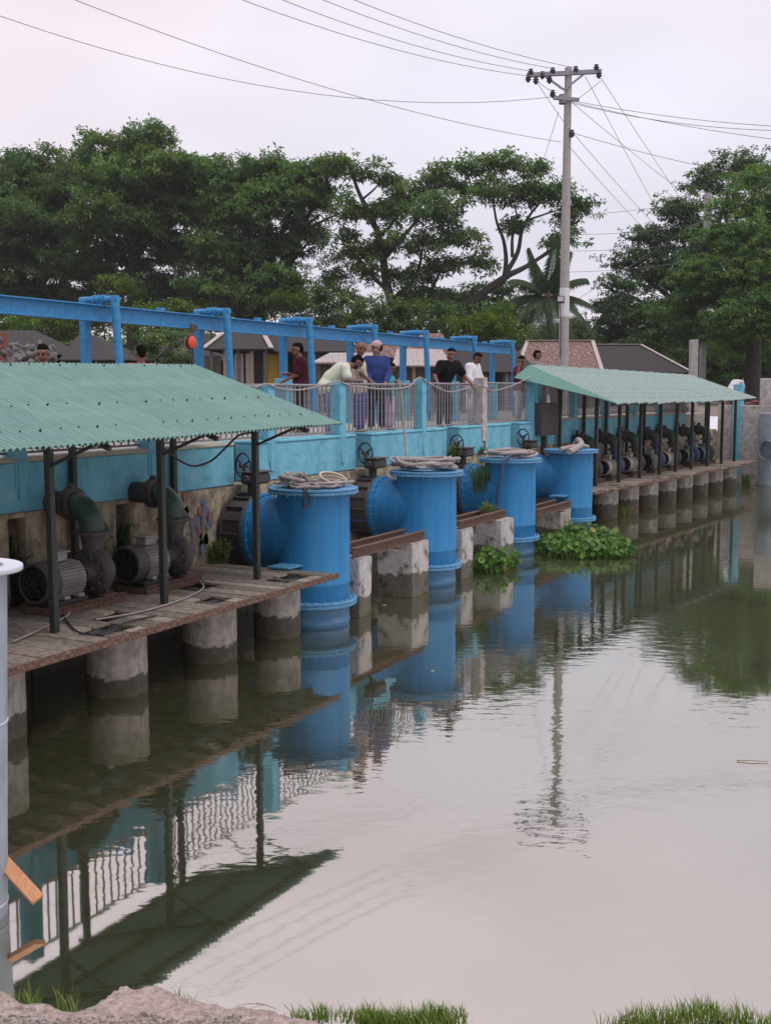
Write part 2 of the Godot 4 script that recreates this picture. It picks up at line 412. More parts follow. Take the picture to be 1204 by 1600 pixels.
func make_sky() -> void:
	var f := FastNoiseLite.new()
	f.seed = 5
	f.frequency = 1.6
	f.fractal_octaves = 4
	var im := Image.create(1024, 512, false, Image.FORMAT_RGBF)
	for y in 512:
		var up := (0.5 - (y + 0.5) / 512.0) * PI
		var s := sin(up)
		for x in 1024:
			var a := (x + 0.5) / 1024.0 * TAU
			var d := Vector3(cos(a) * cos(up), s, sin(a) * cos(up))
			var k := f.get_noise_3d(d.x, d.y * 2.6, d.z)
			var k2 := f.get_noise_3d(d.x * 0.6 + 7.0, d.y * 1.5, d.z * 0.6)
			# a closed cloud cover: an even veil that is brighter overhead, with soft grey-violet and warm patches
			var lum := 0.865 * (1.0 + 0.42 * smoothstep(0.2, 0.95, s)) * (1.0 + 0.21 * k)
			var c := Vector3(1.060, 0.955, 1.040).lerp(Vector3(0.955, 0.940, 1.060), clampf(0.5 + 2.0 * k2, 0.0, 1.0)) * lum
			im.set_pixel(x, y, Color(c.x, c.y, c.z))
	var sm := PanoramaSkyMaterial.new()
	sm.panorama = ImageTexture.create_from_image(im)
	sm.energy_multiplier = 1.0
	var sky := Sky.new()
	sky.sky_material = sm
	var e := Environment.new()
	e.background_mode = Environment.BG_SKY
	e.sky = sky
	e.tonemap_mode = Environment.TONE_MAPPER_LINEAR
	e.tonemap_exposure = 1.0
	e.sdfgi_enabled = true
	e.ssao_enabled = true
	e.ssil_enabled = true
	e.fog_enabled = true
	e.fog_density = 0.0003
	e.fog_light_color = Color(0.92, 0.91, 0.94)
	var we := WorldEnvironment.new()
	we.name = "environment"
	we.environment = e
	add_child(we)
	var sun := DirectionalLight3D.new()
	sun.name = "sun"
	sun.light_energy = 0.5
	sun.light_angular_distance = 26.0
	sun.light_color = Color(1.0, 0.97, 0.94)
	sun.shadow_enabled = true
	add_child(sun)
	sun.look_at_from_position(Vector3(7, 17, 4.5), Vector3.ZERO)

# ---------------------------------------------------------------- setting
func make_water() -> void:
	# height of the ripples -> normal map; broad calm areas are left flat
	var f := FastNoiseLite.new()
	f.seed = 3; f.frequency = 0.055; f.fractal_octaves = 4; f.fractal_gain = 0.5
	f.domain_warp_enabled = true; f.domain_warp_amplitude = 14.0; f.domain_warp_frequency = 0.012
	var im := f.get_seamless_image(1024, 2048)
	im.resize(2048, 2048, Image.INTERPOLATE_CUBIC)
	im.convert(Image.FORMAT_RGBA8)
	var g := FastNoiseLite.new()
	g.seed = 8; g.frequency = 0.006; g.fractal_octaves = 2
	var mask := g.get_seamless_image(512, 512)
	mask.resize(2048, 2048, Image.INTERPOLATE_CUBIC)
	mask.convert(Image.FORMAT_L8)
	var md := mask.get_data()
	var flat := PackedByteArray()
	flat.resize(2048 * 2048 * 2)
	for k in 2048 * 2048:
		flat[k * 2] = 128
		flat[k * 2 + 1] = clampi(400 - md[k] * 2, 60, 238)
	var over := Image.create_from_data(2048, 2048, false, Image.FORMAT_LA8, flat)
	over.convert(Image.FORMAT_RGBA8)
	im.blend_rect(over, Rect2i(0, 0, 2048, 2048), Vector2i.ZERO)
	im.bump_map_to_normal_map(5.0)
	var m := StandardMaterial3D.new()
	m.resource_name = "still green water"
	# a mirror-like skin over murky green water: what it does not mirror is the colour of the silt-laden water just below
	m.albedo_color = Color(L(0.93, 0.90, 0.85), 0.60)
	m.transparency = BaseMaterial3D.TRANSPARENCY_ALPHA
	var white := Image.create(4, 4, false, Image.FORMAT_RGB8)
	white.fill(Color.WHITE)
	m.albedo_texture = ImageTexture.create_from_image(white)
	m.metallic = 1.0
	m.roughness = 0.03
	m.normal_enabled = true
	m.normal_texture = ImageTexture.create_from_image(im)
	m.normal_scale = 0.034
	var mb := MB.new()
	mb.face([Vector3(-90, 0, 30), Vector3(120, 0, 30), Vector3(120, 0, -95), Vector3(-90, 0, -95)], Vector3.UP)
	for p in mb.v: mb.uv.append(Vector2(p.x, p.z) / 22.0)
	struct("water", mb, m)
	var murk := MB.new()
	murk.face([Vector3(-89, -0.03, 30), Vector3(119, -0.03, 30), Vector3(119, -0.03, -94), Vector3(-89, -0.03, -94)], Vector3.UP)
	struct("murky_water", murk, mat("silt-laden olive water", [0.0, L(0.078, 0.090, 0.032), 0.5, L(0.098, 0.108, 0.040), 1.0, L(0.118, 0.122, 0.052)], 0.9, Vector3.ONE * 0.12, 0.02))

func flat_land(called: String, pts: Array, h: float, m: Material) -> void:
	var poly := PackedVector2Array()
	for p in pts: poly.append(Vector2(p.x, p.z))
	var mb := MB.new()
	var tri := Geometry2D.triangulate_polygon(poly)
	for k in tri.size() / 3:
		var q := []
		for j in 3: q.append(Vector3(poly[tri[k * 3 + j]].x, h, poly[tri[k * 3 + j]].y))
		mb.face(q, Vector3.UP)
	struct(called, mb, m)

func make_land() -> void:
	var e0 := A2 + W2 * 15.4 + P2 * 1.9
	var e1 := e0 - P2 * 70.0
	flat_land("ground", [fr(-80, 13.85, 0), fr(27.2, 13.85, 0), fr(27.4, 11.4, 0), A2 + W2 * 0.9 + P2 * 3.2, A2 + W2 * 15.7 + P2 * 3.4, e0 + W2 * 0.35, e1 + W2 * 0.35,
		Vector3(260, 0, -60), Vector3(260, 0, -260), Vector3(-260, 0, -260), Vector3(-260, 0, 60)], 2.38, M.earth)
	# the near bank: a crumbling earth edge, with the slope under it
	var edge := []
	for q in [[-700, 1555], [-60, 1556], [0, 1562], [40, 1576], [95, 1583], [150, 1571], [185, 1550], [240, 1546], [300, 1556], [350, 1571], [430, 1582], [480, 1590], [600, 1594], [700, 1599], [800, 1606], [930, 1607], [1060, 1601], [1200, 1612], [1900, 1612]]:
		edge.append(on_h(q[0], q[1], 1.75))
	var mb := MB.new()
	var nx := 330
	var nz := 120
	var hts := PackedVector3Array()
	for i in nx + 1:
		var x := -1.9 + 3.8 * i / nx
		var ze := 2.65
		for k in edge.size() - 1:
			if x >= edge[k].x and x <= edge[k + 1].x:
				ze = -lerpf(edge[k].z, edge[k + 1].z, (x - edge[k].x) / maxf(1e-4, edge[k + 1].x - edge[k].x))
		ze += 0.03 - 0.06 * smoothstep(-0.5, -0.1, x) + 0.02 * noise.get_noise_1d(x * 900.0)
		for j in nz + 1:
			var z := 1.6 + 2.2 * j / nz
			var h := 1.75 + 0.022 * noise.get_noise_2d(x * 260.0, z * 260.0) + 0.012 * noise.get_noise_2d(x * 1100.0, z * 1100.0) + 0.02 * noise.get_noise_2d(x * 90.0 + 40.0, z * 90.0)
			var d := z - ze
			if d > -0.02: h -= 0.02 * smoothstep(-0.02, 0.02, d)
			if d > 0.0: h -= d * 1.55 + 0.10 * smoothstep(0.0, 0.06, d)
			hts.append(Vector3(x, h, -z))
	for i in nx + 1:
		for j in nz + 1:
			var k := i * (nz + 1) + j
			var a := hts[maxi(i - 1, 0) * (nz + 1) + j]
			var b := hts[mini(i + 1, nx) * (nz + 1) + j]
			var c := hts[i * (nz + 1) + maxi(j - 1, 0)]
			var d := hts[i * (nz + 1) + mini(j + 1, nz)]
			var nn := (b - a).cross(c - d).normalized()
			mb.vert(hts[k], nn if nn.y > 0 else -nn)
	for i in nx:
		for j in nz:
			var k := i * (nz + 1) + j
			mb.ix.append_array([k, k + 1, k + nz + 1, k + 1, k + nz + 2, k + nz + 1])
	struct("bank", mb, M.soil)
	# the same bank beyond the fine part: behind the camera and to both sides
	var wide := MB.new()
	wide.face([Vector3(-60, 1.68, -1.62), Vector3(60, 1.68, -1.62), Vector3(60, 1.68, 40), Vector3(-60, 1.68, 40)], Vector3.UP)
	for sd in [[-60.0, -1.88], [1.88, 60.0]]:
		wide.face([Vector3(sd[0], 1.69, -1.6), Vector3(sd[1], 1.69, -1.6), Vector3(sd[1], 1.69, -2.6), Vector3(sd[0], 1.69, -2.6)], Vector3.UP)
		wide.face([Vector3(sd[0], 1.69, -2.6), Vector3(sd[1], 1.69, -2.6), Vector3(sd[1], -0.3, -3.9), Vector3(sd[0], -0.3, -3.9)], Vector3.UP)
	struct("bank_slope", wide, M.soil)
	make_bank_details()

func bank_h(x: float, z: float) -> float:
	return 1.75 + 0.022 * noise.get_noise_2d(x * 260.0, z * 260.0) + 0.012 * noise.get_noise_2d(x * 1100.0, z * 1100.0) + 0.02 * noise.get_noise_2d(x * 90.0 + 40.0, z * 90.0)

func make_bank_details() -> void:
	rng.seed = 21
	var mb := MB.new()
	for k in 1900:
		var p := on_h(rnd(-10, 380), rnd(1588, 1640), 1.75)
		var r := rnd(0.0012, 0.0042) * (1.7 if rng.randf() < 0.06 else 1.0)
		var g := rnd(0.14, 0.36)
		mb.col = Color(g, g * rnd(0.82, 0.95), g * rnd(0.74, 0.92))
		mb.ball(Vector3(p.x, bank_h(p.x, -p.z) + r * 0.3, p.z), Vector3(r * rnd(0.8, 1.5), r * rnd(0.5, 0.9), r * rnd(0.8, 1.5)), 6)
	var o := obj("pebbles", mb, M.vcol)
	tag(o, "small pebbles and clods scattered over the bare earth bank", "pebbles", "", "stuff")
	var tw := MB.new()
	for k in 46:
		var p := on_h(rnd(0, 470), rnd(1574, 1620), 1.75)
		var a := rnd(0, PI)
		var l := rnd(0.02, 0.07)
		var d := Vector3(cos(a), rnd(-0.05, 0.12), sin(a)) * l
		var y := bank_h(p.x, -p.z) + 0.004
		tw.col = Color(0.26, 0.20, 0.15) * rnd(0.6, 1.4)
		tw.tube(PackedVector3Array([Vector3(p.x, y, p.z), Vector3(p.x, y + 0.004, p.z) + d * 0.5 + Vector3(rnd(-0.006, 0.006), 0, 0), Vector3(p.x, y, p.z) + d]), 0.0013, 0.0007, 5)
	tag(obj("dry_twigs", tw, M.vcol), "dry twigs and straw lying on the bare earth bank", "twigs", "", "stuff")
	# a scrap of red plastic on the soil
	var rp := on_h(260, 1571, 1.765)
	var pl := MB.new()
	pl.ball(Vector3.ZERO, Vector3(0.016, 0.007, 0.010), 12)
	pl.ball(Vector3(-0.010, 0.001, 0.003), Vector3(0.009, 0.006, 0.007), 10)
	pl.ball(Vector3(0.009, 0.002, -0.002), Vector3(0.008, 0.006, 0.008), 10)
	var red := obj("plastic_scrap", pl, plain("red plastic", L(0.52, 0.06, 0.07), 0.45), null, Transform3D(Basis(Vector3.UP, 0.4), Vector3(rp.x, bank_h(rp.x, -rp.z) - 0.012, rp.z)))
	tag(red, "small crumpled red plastic scrap on the bare soil of the bank", "scrap")
	# grass along the edge
	for g in [[452, 610, 1588, 1604, 300, 0.020, "short green grass on the bank beside the bare soil"], [560, 722, 1584, 1608, 1000, 0.030, "thick tuft of green grass at the edge of the bank"], [955, 1140, 1588, 1614, 760, 0.036, "tuft of green grass standing alone on the bank edge"], [1120, 1215, 1604, 1620, 180, 0.035, "sparse thin grass at the end of the bank edge"], [85, 125, 1573, 1586, 36, 0.055, "few long green blades sprouting from the soil edge"], [8, 62, 1562, 1582, 40, 0.045, "creeping green shoots on the soil by the grey pipe"], [268, 305, 1552, 1576, 70, 0.022, "small sprout of weeds beside the red plastic scrap"]]:
		var gb := MB.new()
		for k in int(g[4]):
			var cl := rng.randi() % 16
			var u := fposmod(cl * 0.618 + 0.1, 1.0) + rng.randfn() * 0.06
			var dome := (1.0 - pow(absf(clampf(u, 0.0, 1.0) * 2.0 - 1.0), 2.2)) * (0.55 + 0.45 * fposmod(cl * 0.37, 1.0))
			var p := on_h(lerpf(g[0], g[1], u), lerpf(g[2], g[3], fposmod(cl * 0.29 + rng.randfn() * 0.25, 1.0)), 1.73)
			p.y = bank_h(p.x, -p.z) - 0.03
			var a := rnd(0, TAU)
			var hgt: float = g[5] * rnd(0.5, 1.25) * (0.45 + 0.75 * dome) + 0.02
			var lean := Vector3(cos(a), 0, sin(a)) * hgt * rnd(0.15, 0.75)
			var w := Vector3(-sin(a + 0.7), 0, cos(a + 0.7)) * rnd(0.0008, 0.0020)
			var mid := p + lean * 0.4 + Vector3(0, hgt * 0.62, 0)
			var tip := p + lean + Vector3(0, hgt, 0)
			gb.col = Color(0.11, 0.19, 0.035).lerp(Color(0.24, 0.31, 0.08), rng.randf()) if rng.randf() > 0.14 else Color(0.34, 0.28, 0.15)
			gb.face([p - w, p + w, mid + w * 0.75, mid - w * 0.75], Vector3(0, 0.3, 1))
			gb.face([mid - w * 0.75, mid + w * 0.75, tip], Vector3(0, 0.3, 1))
		tag(obj("grass", gb, M.grass), g[6], "grass", "", "stuff")

# ---------------------------------------------------------------- helpers for shapes
func smooth(pts: Array, per := 8) -> PackedVector3Array:
	var c := Curve3D.new()
	for k in pts.size():
		var a: Vector3 = pts[maxi(k - 1, 0)]
		var b: Vector3 = pts[mini(k + 1, pts.size() - 1)]
		c.add_point(pts[k], -(b - a) / 6.0, (b - a) / 6.0)
	var out := PackedVector3Array()
	for k in pts.size() - 1:
		for j in per: out.append(c.sample(k, float(j) / per))
	out.append(pts[-1])
	return out

func hang(a: Vector3, b: Vector3, sag: float, n := 24) -> PackedVector3Array:
	var out := PackedVector3Array()
	for k in n + 1:
		var u := float(k) / n
		out.append(a.lerp(b, u) - Vector3(0, sag * 4.0 * u * (1.0 - u), 0))
	return out

func boxm(s: Vector3, bev := 0.008) -> MB:
	var mb := MB.new()
	mb.box(Vector3.ZERO, s, Basis(), bev)
	return mb

func ibeam(mb: MB, a: Vector3, b: Vector3, wide: float, high: float, th := 0.014) -> void:
	var up := Vector3(0, high * 0.5 - th * 0.5, 0)
	mb.beam(a + up, b + up, wide, th, 0.002)
	mb.beam(a - up, b - up, wide, th, 0.002)
	mb.beam(a, b, th, high - th * 2.0)

var shared := {}
func bolt_mesh() -> ArrayMesh:
	if not shared.has("bolt"):
		var mb := MB.new()
		mb.lathe(Transform3D(), [Vector2(0, -0.05), Vector2(0.012, -0.05), Vector2(0.012, -0.022), Vector2(0.021, -0.022), Vector2(0.021, 0.02), Vector2(0.013, 0.021), Vector2(0.013, 0.038), Vector2(0, 0.038)], 6)
		shared.bolt = mb.mesh()
	return shared.bolt

func bolts(parent: Node3D, xf: Transform3D, r: float, count: int, m: Material) -> void:
	for k in count:
		var a := TAU * (k + 0.5) / count
		obj("bolt", bolt_mesh(), m, parent, xf * Transform3D(Basis(), Vector3(cos(a) * r, 0, sin(a) * r)))

# ---------------------------------------------------------------- wall, walkway, railings
func make_wall() -> void:
	var w := thing("retaining_wall", "long turquoise and bare concrete retaining wall behind the blue pipes", "wall", X1(0, 9.45, 0))
	# local: x = t, y = height, z = toward the water
	var cuts := [[9.16, 9.42], [10.96, 11.22]]
	var at := -30.0
	for c in cuts + [[27.25, 27.25]]:
		var mb := MB.new()
		var xx := at
		while xx < c[0] - 0.01:
			var xe := minf(xx + 3.0, c[0])
			if c[0] - xe < 0.6: xe = c[0]
			mb.box(Vector3((xx + xe) * 0.5, 0.715, -0.225), Vector3(xe - xx, 2.43, 0.45), Basis(), 0.012)
			xx = xe
		obj("concrete_footing", mb, M.concrete, w)
		obj("shaded_wet_footing", boxm(Vector3(c[0] - at - 0.004, 1.25, 0.05), 0.01), M.wet, w, Transform3D(Basis(), Vector3((c[0] + at) * 0.5, -0.02, 0.0)))  # dark strip: damp concrete with under-deck shade put into its colour
		at = c[1]
	for c in cuts:
		obj("drain_slot", boxm(Vector3(c[1] - c[0] + 0.1, 2.4, 0.1)), M.concrete, w, Transform3D(Basis(), Vector3((c[0] + c[1]) * 0.5, 0.70, -0.50)))
		obj("slot_sill", boxm(Vector3(c[1] - c[0] - 0.004, 1.0, 0.3)), M.concrete, w, Transform3D(Basis(), Vector3((c[0] + c[1]) * 0.5, 0.2, -0.2)))
		obj("slot_lintel", boxm(Vector3(c[1] - c[0] - 0.004, 0.06, 0.44)), M.concrete, w, Transform3D(Basis(), Vector3((c[0] + c[1]) * 0.5, 1.896, -0.228)))
	var recess := [[13.54, 14.05], [17.23, 17.80], [21.13, 21.74], [24.80, 25.42]]
	at = -30.0
	for c in recess + [[27.30, 27.30]]:
		var n := ceili((c[0] - at) / 3.6)
		for k in n:
			var a: float = lerpf(at, c[0], float(k) / n)
			var b: float = lerpf(at, c[0], float(k + 1) / n)
			obj("painted_panel", boxm(Vector3(b - a - 0.012, 0.565, 0.36), 0.012), M.blue_wall, w, Transform3D(Basis(), Vector3((a + b) * 0.5, 2.217, -0.165)))
			obj("coping", boxm(Vector3(b - a - 0.006, 0.05, 0.40), 0.014), M.coping if b < 13.6 else M.blue_wall, w, Transform3D(Basis(), Vector3((a + b) * 0.5, 2.527, -0.17)))
		at = c[1]
	for c in recess:
		obj("recess_back", boxm(Vector3(c[1] - c[0] + 0.02, 0.62, 0.12)), M.blue_wall, w, Transform3D(Basis(), Vector3((c[0] + c[1]) * 0.5, 2.235, -0.42)))
	# splashes of red and blue paint on the concrete beside the last pump
	rng.seed = 4
	var splash := [plain("red splash", L(0.22, 0.11, 0.10), 0.85), plain("blue splash", L(0.10, 0.16, 0.27), 0.85), plain("violet splash", L(0.18, 0.14, 0.17), 0.85)]
	for k in 42:
		var mb := MB.new()
		var cx := 12.62 + rng.randfn() * 0.17
		var cy := 1.42 + rng.randfn() * 0.17
		var pts := []
		var rr := rnd(0.02, 0.075)
		for j in 11: pts.append(Vector3(cx + cos(TAU * j / 11) * rr * rnd(0.6, 1.0), cy + sin(TAU * j / 11) * rr * rnd(0.8, 1.5), 0.004 + 0.0006 * k))
		mb.face(pts, Vector3.BACK)
		obj("paint_splash", mb, splash[k % 3], w)
	# walkway behind it
	var wk := MB.new()
	wk.box(Vector3(-1.5, 2.20, -2.41), Vector3(57.6, 0.60, 4.10), Basis(), 0.0)
	struct("walkway", wk, M.paving, X1(0, 9.45, 0))

	# wall of the far section and the end wall beyond it
	var w2 := thing("far_retaining_wall", "shaded turquoise wall behind the row of pumps under the distant shed", "wall", X2(0, 1.75, 0))
	obj("concrete_footing", boxm(Vector3(15.0, 2.43, 0.45), 0.01), M.concrete, w2, Transform3D(Basis(), Vector3(8.0, 0.715, -0.225)))
	for k in 5:
		obj("painted_panel", boxm(Vector3(2.24, 0.6, 0.36), 0.01), M.blue_wall, w2, Transform3D(Basis(), Vector3(1.75 + k * 2.25, 2.232, -0.165)))
		obj("coping", boxm(Vector3(2.245, 0.05, 0.40), 0.01), M.coping, w2, Transform3D(Basis(), Vector3(1.75 + k * 2.25, 2.56, -0.17)))
	var wk2 := MB.new()
	wk2.box(Vector3(7.6, 2.2, -0.95), Vector3(16.0, 0.60, 1.18))
	struct("walkway", wk2, M.paving, X2(0, 1.75, 0))
	var e := thing("end_wall", "bare grey cement wall closing the canal beyond the far shed", "wall", X2(15.45, 1.6, 0))
	obj("wall_block", boxm(Vector3(0.40, 3.3, 60.0), 0.02), M.grey_wall, e, Transform3D(Basis(), Vector3(0.2, 1.15, 29.9)))
	obj("upstand", boxm(Vector3(0.34, 0.95, 3.0), 0.02), M.grey_wall, e, Transform3D(Basis(), Vector3(0.21, 3.275, 2.85)))
	var bp := thing("wall_post", "turquoise post with a white top at the end of the far wall", "post", X2(s_of(1151, 1.0), 1.0, 0))
	obj("shaft", boxm(Vector3(0.36, 3.3, 0.30), 0.015), M.blue_wall, bp, Transform3D(Basis(), Vector3(0, 1.9, 0)))

func railing(xf: Transform3D, length: float, lo: float, hi: float, label: String, group: String, m: Material, pitch := 0.135) -> void:
	var r := thing("railing_panel", label, "railing", xf, group)
	var top := MB.new()
	top.tube(PackedVector3Array([Vector3(0.0, hi, 0), Vector3(length * 0.5, hi - 0.006, 0), Vector3(length, hi, 0)]), 0.022, -1.0, 8)
	obj("top_rail", top, m, r)
	obj("bottom_rail", boxm(Vector3(length, 0.03, 0.03), 0.003), m, r, Transform3D(Basis(), Vector3(length * 0.5, lo, 0)))
	var key := "bar%.2f" % (hi - lo)
	if not shared.has(key): shared[key] = boxm(Vector3(0.028, hi - lo - 0.034, 0.024), 0.007).mesh()
	var n := int(length / pitch)
	for k in n:
		var tlt := Basis(Vector3.BACK, rnd(-0.012, 0.012))
		obj("bar", shared[key], m, r, Transform3D(tlt, Vector3((k + 0.5) * length / n, (lo + hi) * 0.5, 0)))

func make_railings() -> void:
	rng.seed = 9
	# front pillars: column in the photograph, row of their tops
	var posts := [[t_of(-290, 9.52), 3.42], [t_of(20, 9.52), 3.42], [t_of(228, 9.52), 3.42]]
	for q in [[416, 601], [528, 598], [656, 592], [750, 590], [829, 590]]:
		posts.append([t_of(q[0], 9.52), on_p(q[0], q[1], 9.52).y])
	var told := ["turquoise railing pillar before the first near pump, seen under the near roof", "turquoise railing pillar behind the first near pump, seen under the near roof", "turquoise railing pillar behind the second near pump, seen under the near roof", "turquoise railing pillar rising behind the corner of the near green roof", "turquoise railing pillar beside the man leaning in the cream shirt", "turquoise railing pillar beside the man in the black shirt", "", "turquoise railing pillar at the corner of the far green roof"]
	for k in posts.size():
		var grey := k == 6
		var w := 0.20 if not grey else 0.24
		var o := thing("railing_pillar", told[k] if not grey else "unpainted grey concrete railing pillar between turquoise ones", "pillar", X1(posts[k][0], 9.52, 2.2), "railing pillars on the wall")
		var h: float = posts[k][1] - 2.2
		obj("shaft", boxm(Vector3(w, h, w), 0.012), M.blue_wall if not grey else M.grey_wall, o, Transform3D(Basis(), Vector3(0, h * 0.5, 0)))
		if not grey:
			obj("face_strip", boxm(Vector3(w * 0.55, 0.46, 0.03), 0.005), M.blue_wall, o, Transform3D(Basis(), Vector3(0, 0.10, w * 0.5 - 0.005)))
		else:
			obj("cement_run", boxm(Vector3(0.07, 0.5, 0.03), 0.008), M.grey_wall, o, Transform3D(Basis(), Vector3(0.08, 0.1, w * 0.5 - 0.005)))
	for k in posts.size() - 1:
		var a: float = posts[k][0] + 0.11
		var b: float = posts[k + 1][0] - 0.11
		var lbl: String = ["grey bar railing panel before the first near pump, behind the near green roof", "grey bar railing panel level with the first near pump, behind the near green roof", "grey bar railing panel level with the second near pump, behind the near green roof", "grey bar railing panel in front of the maroon and cream shirted men", "grey bar railing panel in front of the plaid and blue shirted men", "grey bar railing panel under the arms of the man in black", "grey bar railing panel between the concrete pillar and the far roof"][k]
		railing(X1(a, 9.56, 0), b - a, 2.60, 3.37 + 0.028 * maxf(0, k - 2), lbl, "railings on the wall", M.railing)
	# rope draped along the railing
	var rp := []
	for q in [[398, 606], [416, 600], [440, 608], [470, 609], [500, 603], [520, 597], [530, 596], [550, 603], [600, 608], [635, 605], [648, 595], [657, 590], [672, 600], [700, 612], [728, 607], [750, 602], [768, 610], [790, 606], [812, 597], [829, 588]]:
		rp.append(on_p(q[0], q[1], 9.40))
	var mb := MB.new()
	mb.tube(smooth(rp, 6), 0.015, -1.0, 8)
	tag(obj("rope", mb, M.rope), "long pale rope draped in loops along the front railing", "rope")
	# thin bamboo cane leaning against the railing
	var bc := MB.new()
	bc.tube(smooth([on_p(634, 716, 9.0), on_p(631, 670, 9.2), on_p(628, 630, 9.36), on_p(622, 592, 9.5)]), 0.014, 0.022, 8)
	tag(obj("bamboo_cane", bc, M.bamboo), "thin brown bamboo cane leaning on the railing above a blue pipe", "cane")

var gantry_t := []
func make_gantry() -> void:
	var rows := [524.5]
	for q in [[180, 470], [354, 484], [483, 497], [585, 506.5], [665, 517], [741, 524.5], [800, 532]]:
		gantry_t.append(on_p(q[0], q[1], 12.9).dot(W1))
	var told := ["blue pipe gantry frame beyond the near roof, the first one with free view of both legs", "blue pipe gantry frame beside the orange chain hoist", "blue pipe gantry frame beside the man in the maroon shirt", "blue pipe gantry frame behind the man wearing a cap", "blue pipe gantry frame left of the man in the black shirt", "blue pipe gantry frame behind the man in the white shirt", "blue pipe gantry frame at the free end of the beam"]
	told[0] = "blue pipe gantry frame with its legs hidden low by the near green roof"
	told[4] = "blue pipe gantry frame between the capped man and the man in black"
	var G := 12.9 / 10.45                    # the frames stand on the far side of the walkway, 3.4 m behind its railing
	var yc := EYE + 1.26 * G - 2.5            # crossbar above the walkway
	for k in 7:
		var o := thing("gantry_frame", told[k], "frame", X1(gantry_t[k], 12.9, 2.5), "blue gantry frames over the walkway")
		var a := MB.new()
		a.tube(PackedVector3Array([Vector3(0.04, 0, 0.11), Vector3(0, yc - 0.1, 0.0), Vector3(0, yc + 0.05, 0)]), 0.072, -1.0, 12)
		obj("leg", a, M.gantry, o)
		var lh := yc + 0.02 - 1.08
		obj("leg", boxm(Vector3(0.145, lh, 0.145), 0.008), M.gantry, o, Transform3D(Basis(), Vector3(0, 1.08 + lh * 0.5, -0.68)))
		var c := MB.new()
		c.cyl(Vector3(0, yc, 0.07), Vector3(0, yc, -0.76), 0.06, 0.06, 12)
		obj("crossbar", c, M.gantry, o)
		var d := MB.new()
		for z in [-0.22, -0.31, -0.41]: d.cyl(Vector3(0, yc, z), Vector3(0, yc, z - 0.037), 0.083, 0.083, 14)
		obj("coupling", d, M.gantry, o)
		# square pillar of the rear railing that carries the rear leg
		var pd := thing("rear_pillar", "%s square turquoise rear pillar carrying a gantry leg, counted from the near roof" % ["first", "second", "third", "fourth", "fifth", "sixth", "last"][k], "pillar", X1(gantry_t[k], 13.58, 2.38), "rear railing pillars")
		obj("shaft", boxm(Vector3(0.30, 1.20, 0.30), 0.012), M.blue_wall, pd, Transform3D(Basis(), Vector3(0, 0.6, 0)))
	for k in 6:
		railing(X1(gantry_t[k] + 0.17, 13.58, 0), gantry_t[k + 1] - gantry_t[k] - 0.34, 2.62, 3.44, "%s dull grey rear railing panel of the walkway, counted from the near roof" % ["first", "second", "third", "fourth", "fifth", "last"][k], "rear railings", M.railing, 0.15)
	var bm := thing("crane_beam", "long blue steel I-beam hung under the gantry frames", "beam", X1(0, 13.22, EYE + 1.07 * G))
	var top := 0.13
	var b0 := 8.0
	var b1: float = on_p(797, 545, 13.22).dot(W1)
	obj("web", boxm(Vector3(b1 - b0, 0.235, 0.016), 0.0), M.gantry, bm, Transform3D(Basis(), Vector3((b0 + b1) * 0.5, 0, 0)))
	obj("top_flange", boxm(Vector3(b1 - b0, 0.022, 0.18), 0.003), M.gantry, bm, Transform3D(Basis(), Vector3((b0 + b1) * 0.5, top, 0)))
	obj("bottom_flange", boxm(Vector3(b1 - b0, 0.022, 0.18), 0.003), M.gantry, bm, Transform3D(Basis(), Vector3((b0 + b1) * 0.5, -top, 0)))
	for k in 7:
		obj("hanger_clip", boxm(Vector3(0.12, 0.13, 0.12), 0.006), M.gantry, bm, Transform3D(Basis(), Vector3(gantry_t[k] + 0.02, 0.2, 0)))
		if k < 6: obj("lug", boxm(Vector3(0.13, 0.06, 0.12), 0.006), M.gantry, bm, Transform3D(Basis(), Vector3((gantry_t[k] + gantry_t[k + 1]) * 0.5, top + 0.04, 0)))
	# chain hoist
	var hp := on_p(298, 535, 13.1)
	var hs := thing("chain_hoist", "orange chain hoist hanging from a trolley on the blue beam", "hoist", Transform3D(B1.scaled_local(Vector3.ONE * 0.95), hp))
	var hy: float = (EYE + 1.07 * G - 0.13 - hp.y) / 0.95
	var tr := MB.new()
	tr.box(Vector3(0.02, hy + 0.0, 0.03), Vector3(0.10, 0.16, 0.05), Basis(), 0.01)
	tr.box(Vector3(0.13, hy + 0.01, 0.03), Vector3(0.10, 0.13, 0.04), Basis(), 0.01)
	obj("trolley", tr, M.iron, hs)
	var dr := MB.new()
	dr.lathe(Transform3D(Basis(Vector3.RIGHT, PI / 2) , Vector3.ZERO), [Vector2(0, -0.07), Vector2(0.10, -0.07), Vector2(0.125, -0.05), Vector2(0.125, 0.05), Vector2(0.10, 0.07), Vector2(0, 0.07)], 20)
	obj("housing", dr, M.orange, hs)
	var rr := MB.new()
	rr.lathe(Transform3D(Basis(Vector3.RIGHT, PI / 2), Vector3(0.01, 0, 0)), [Vector2(0.124, -0.03), Vector2(0.137, -0.03), Vector2(0.137, 0.03), Vector2(0.124, 0.03)], 20)
	obj("rim", rr, M.rubber, hs)
	var hk := MB.new()
	hk.tube(smooth([Vector3(0, 0.11, 0), Vector3(0, 0.16, 0), Vector3(0.03, 0.19, 0), Vector3(0.0, 0.24, 0), Vector3(-0.02, 0.22, 0)]), 0.014)
	obj("hook", hk, M.orange, hs)
	var ch := MB.new()
	for x in [-0.05, 0.03, 0.06]: ch.tube(PackedVector3Array([Vector3(x, -0.11, 0), Vector3(x + 0.01, -0.5, 0.01), Vector3(x, -1.2, 0)]), 0.010, -1.0, 5)
	obj("chain", ch, M.iron, hs)

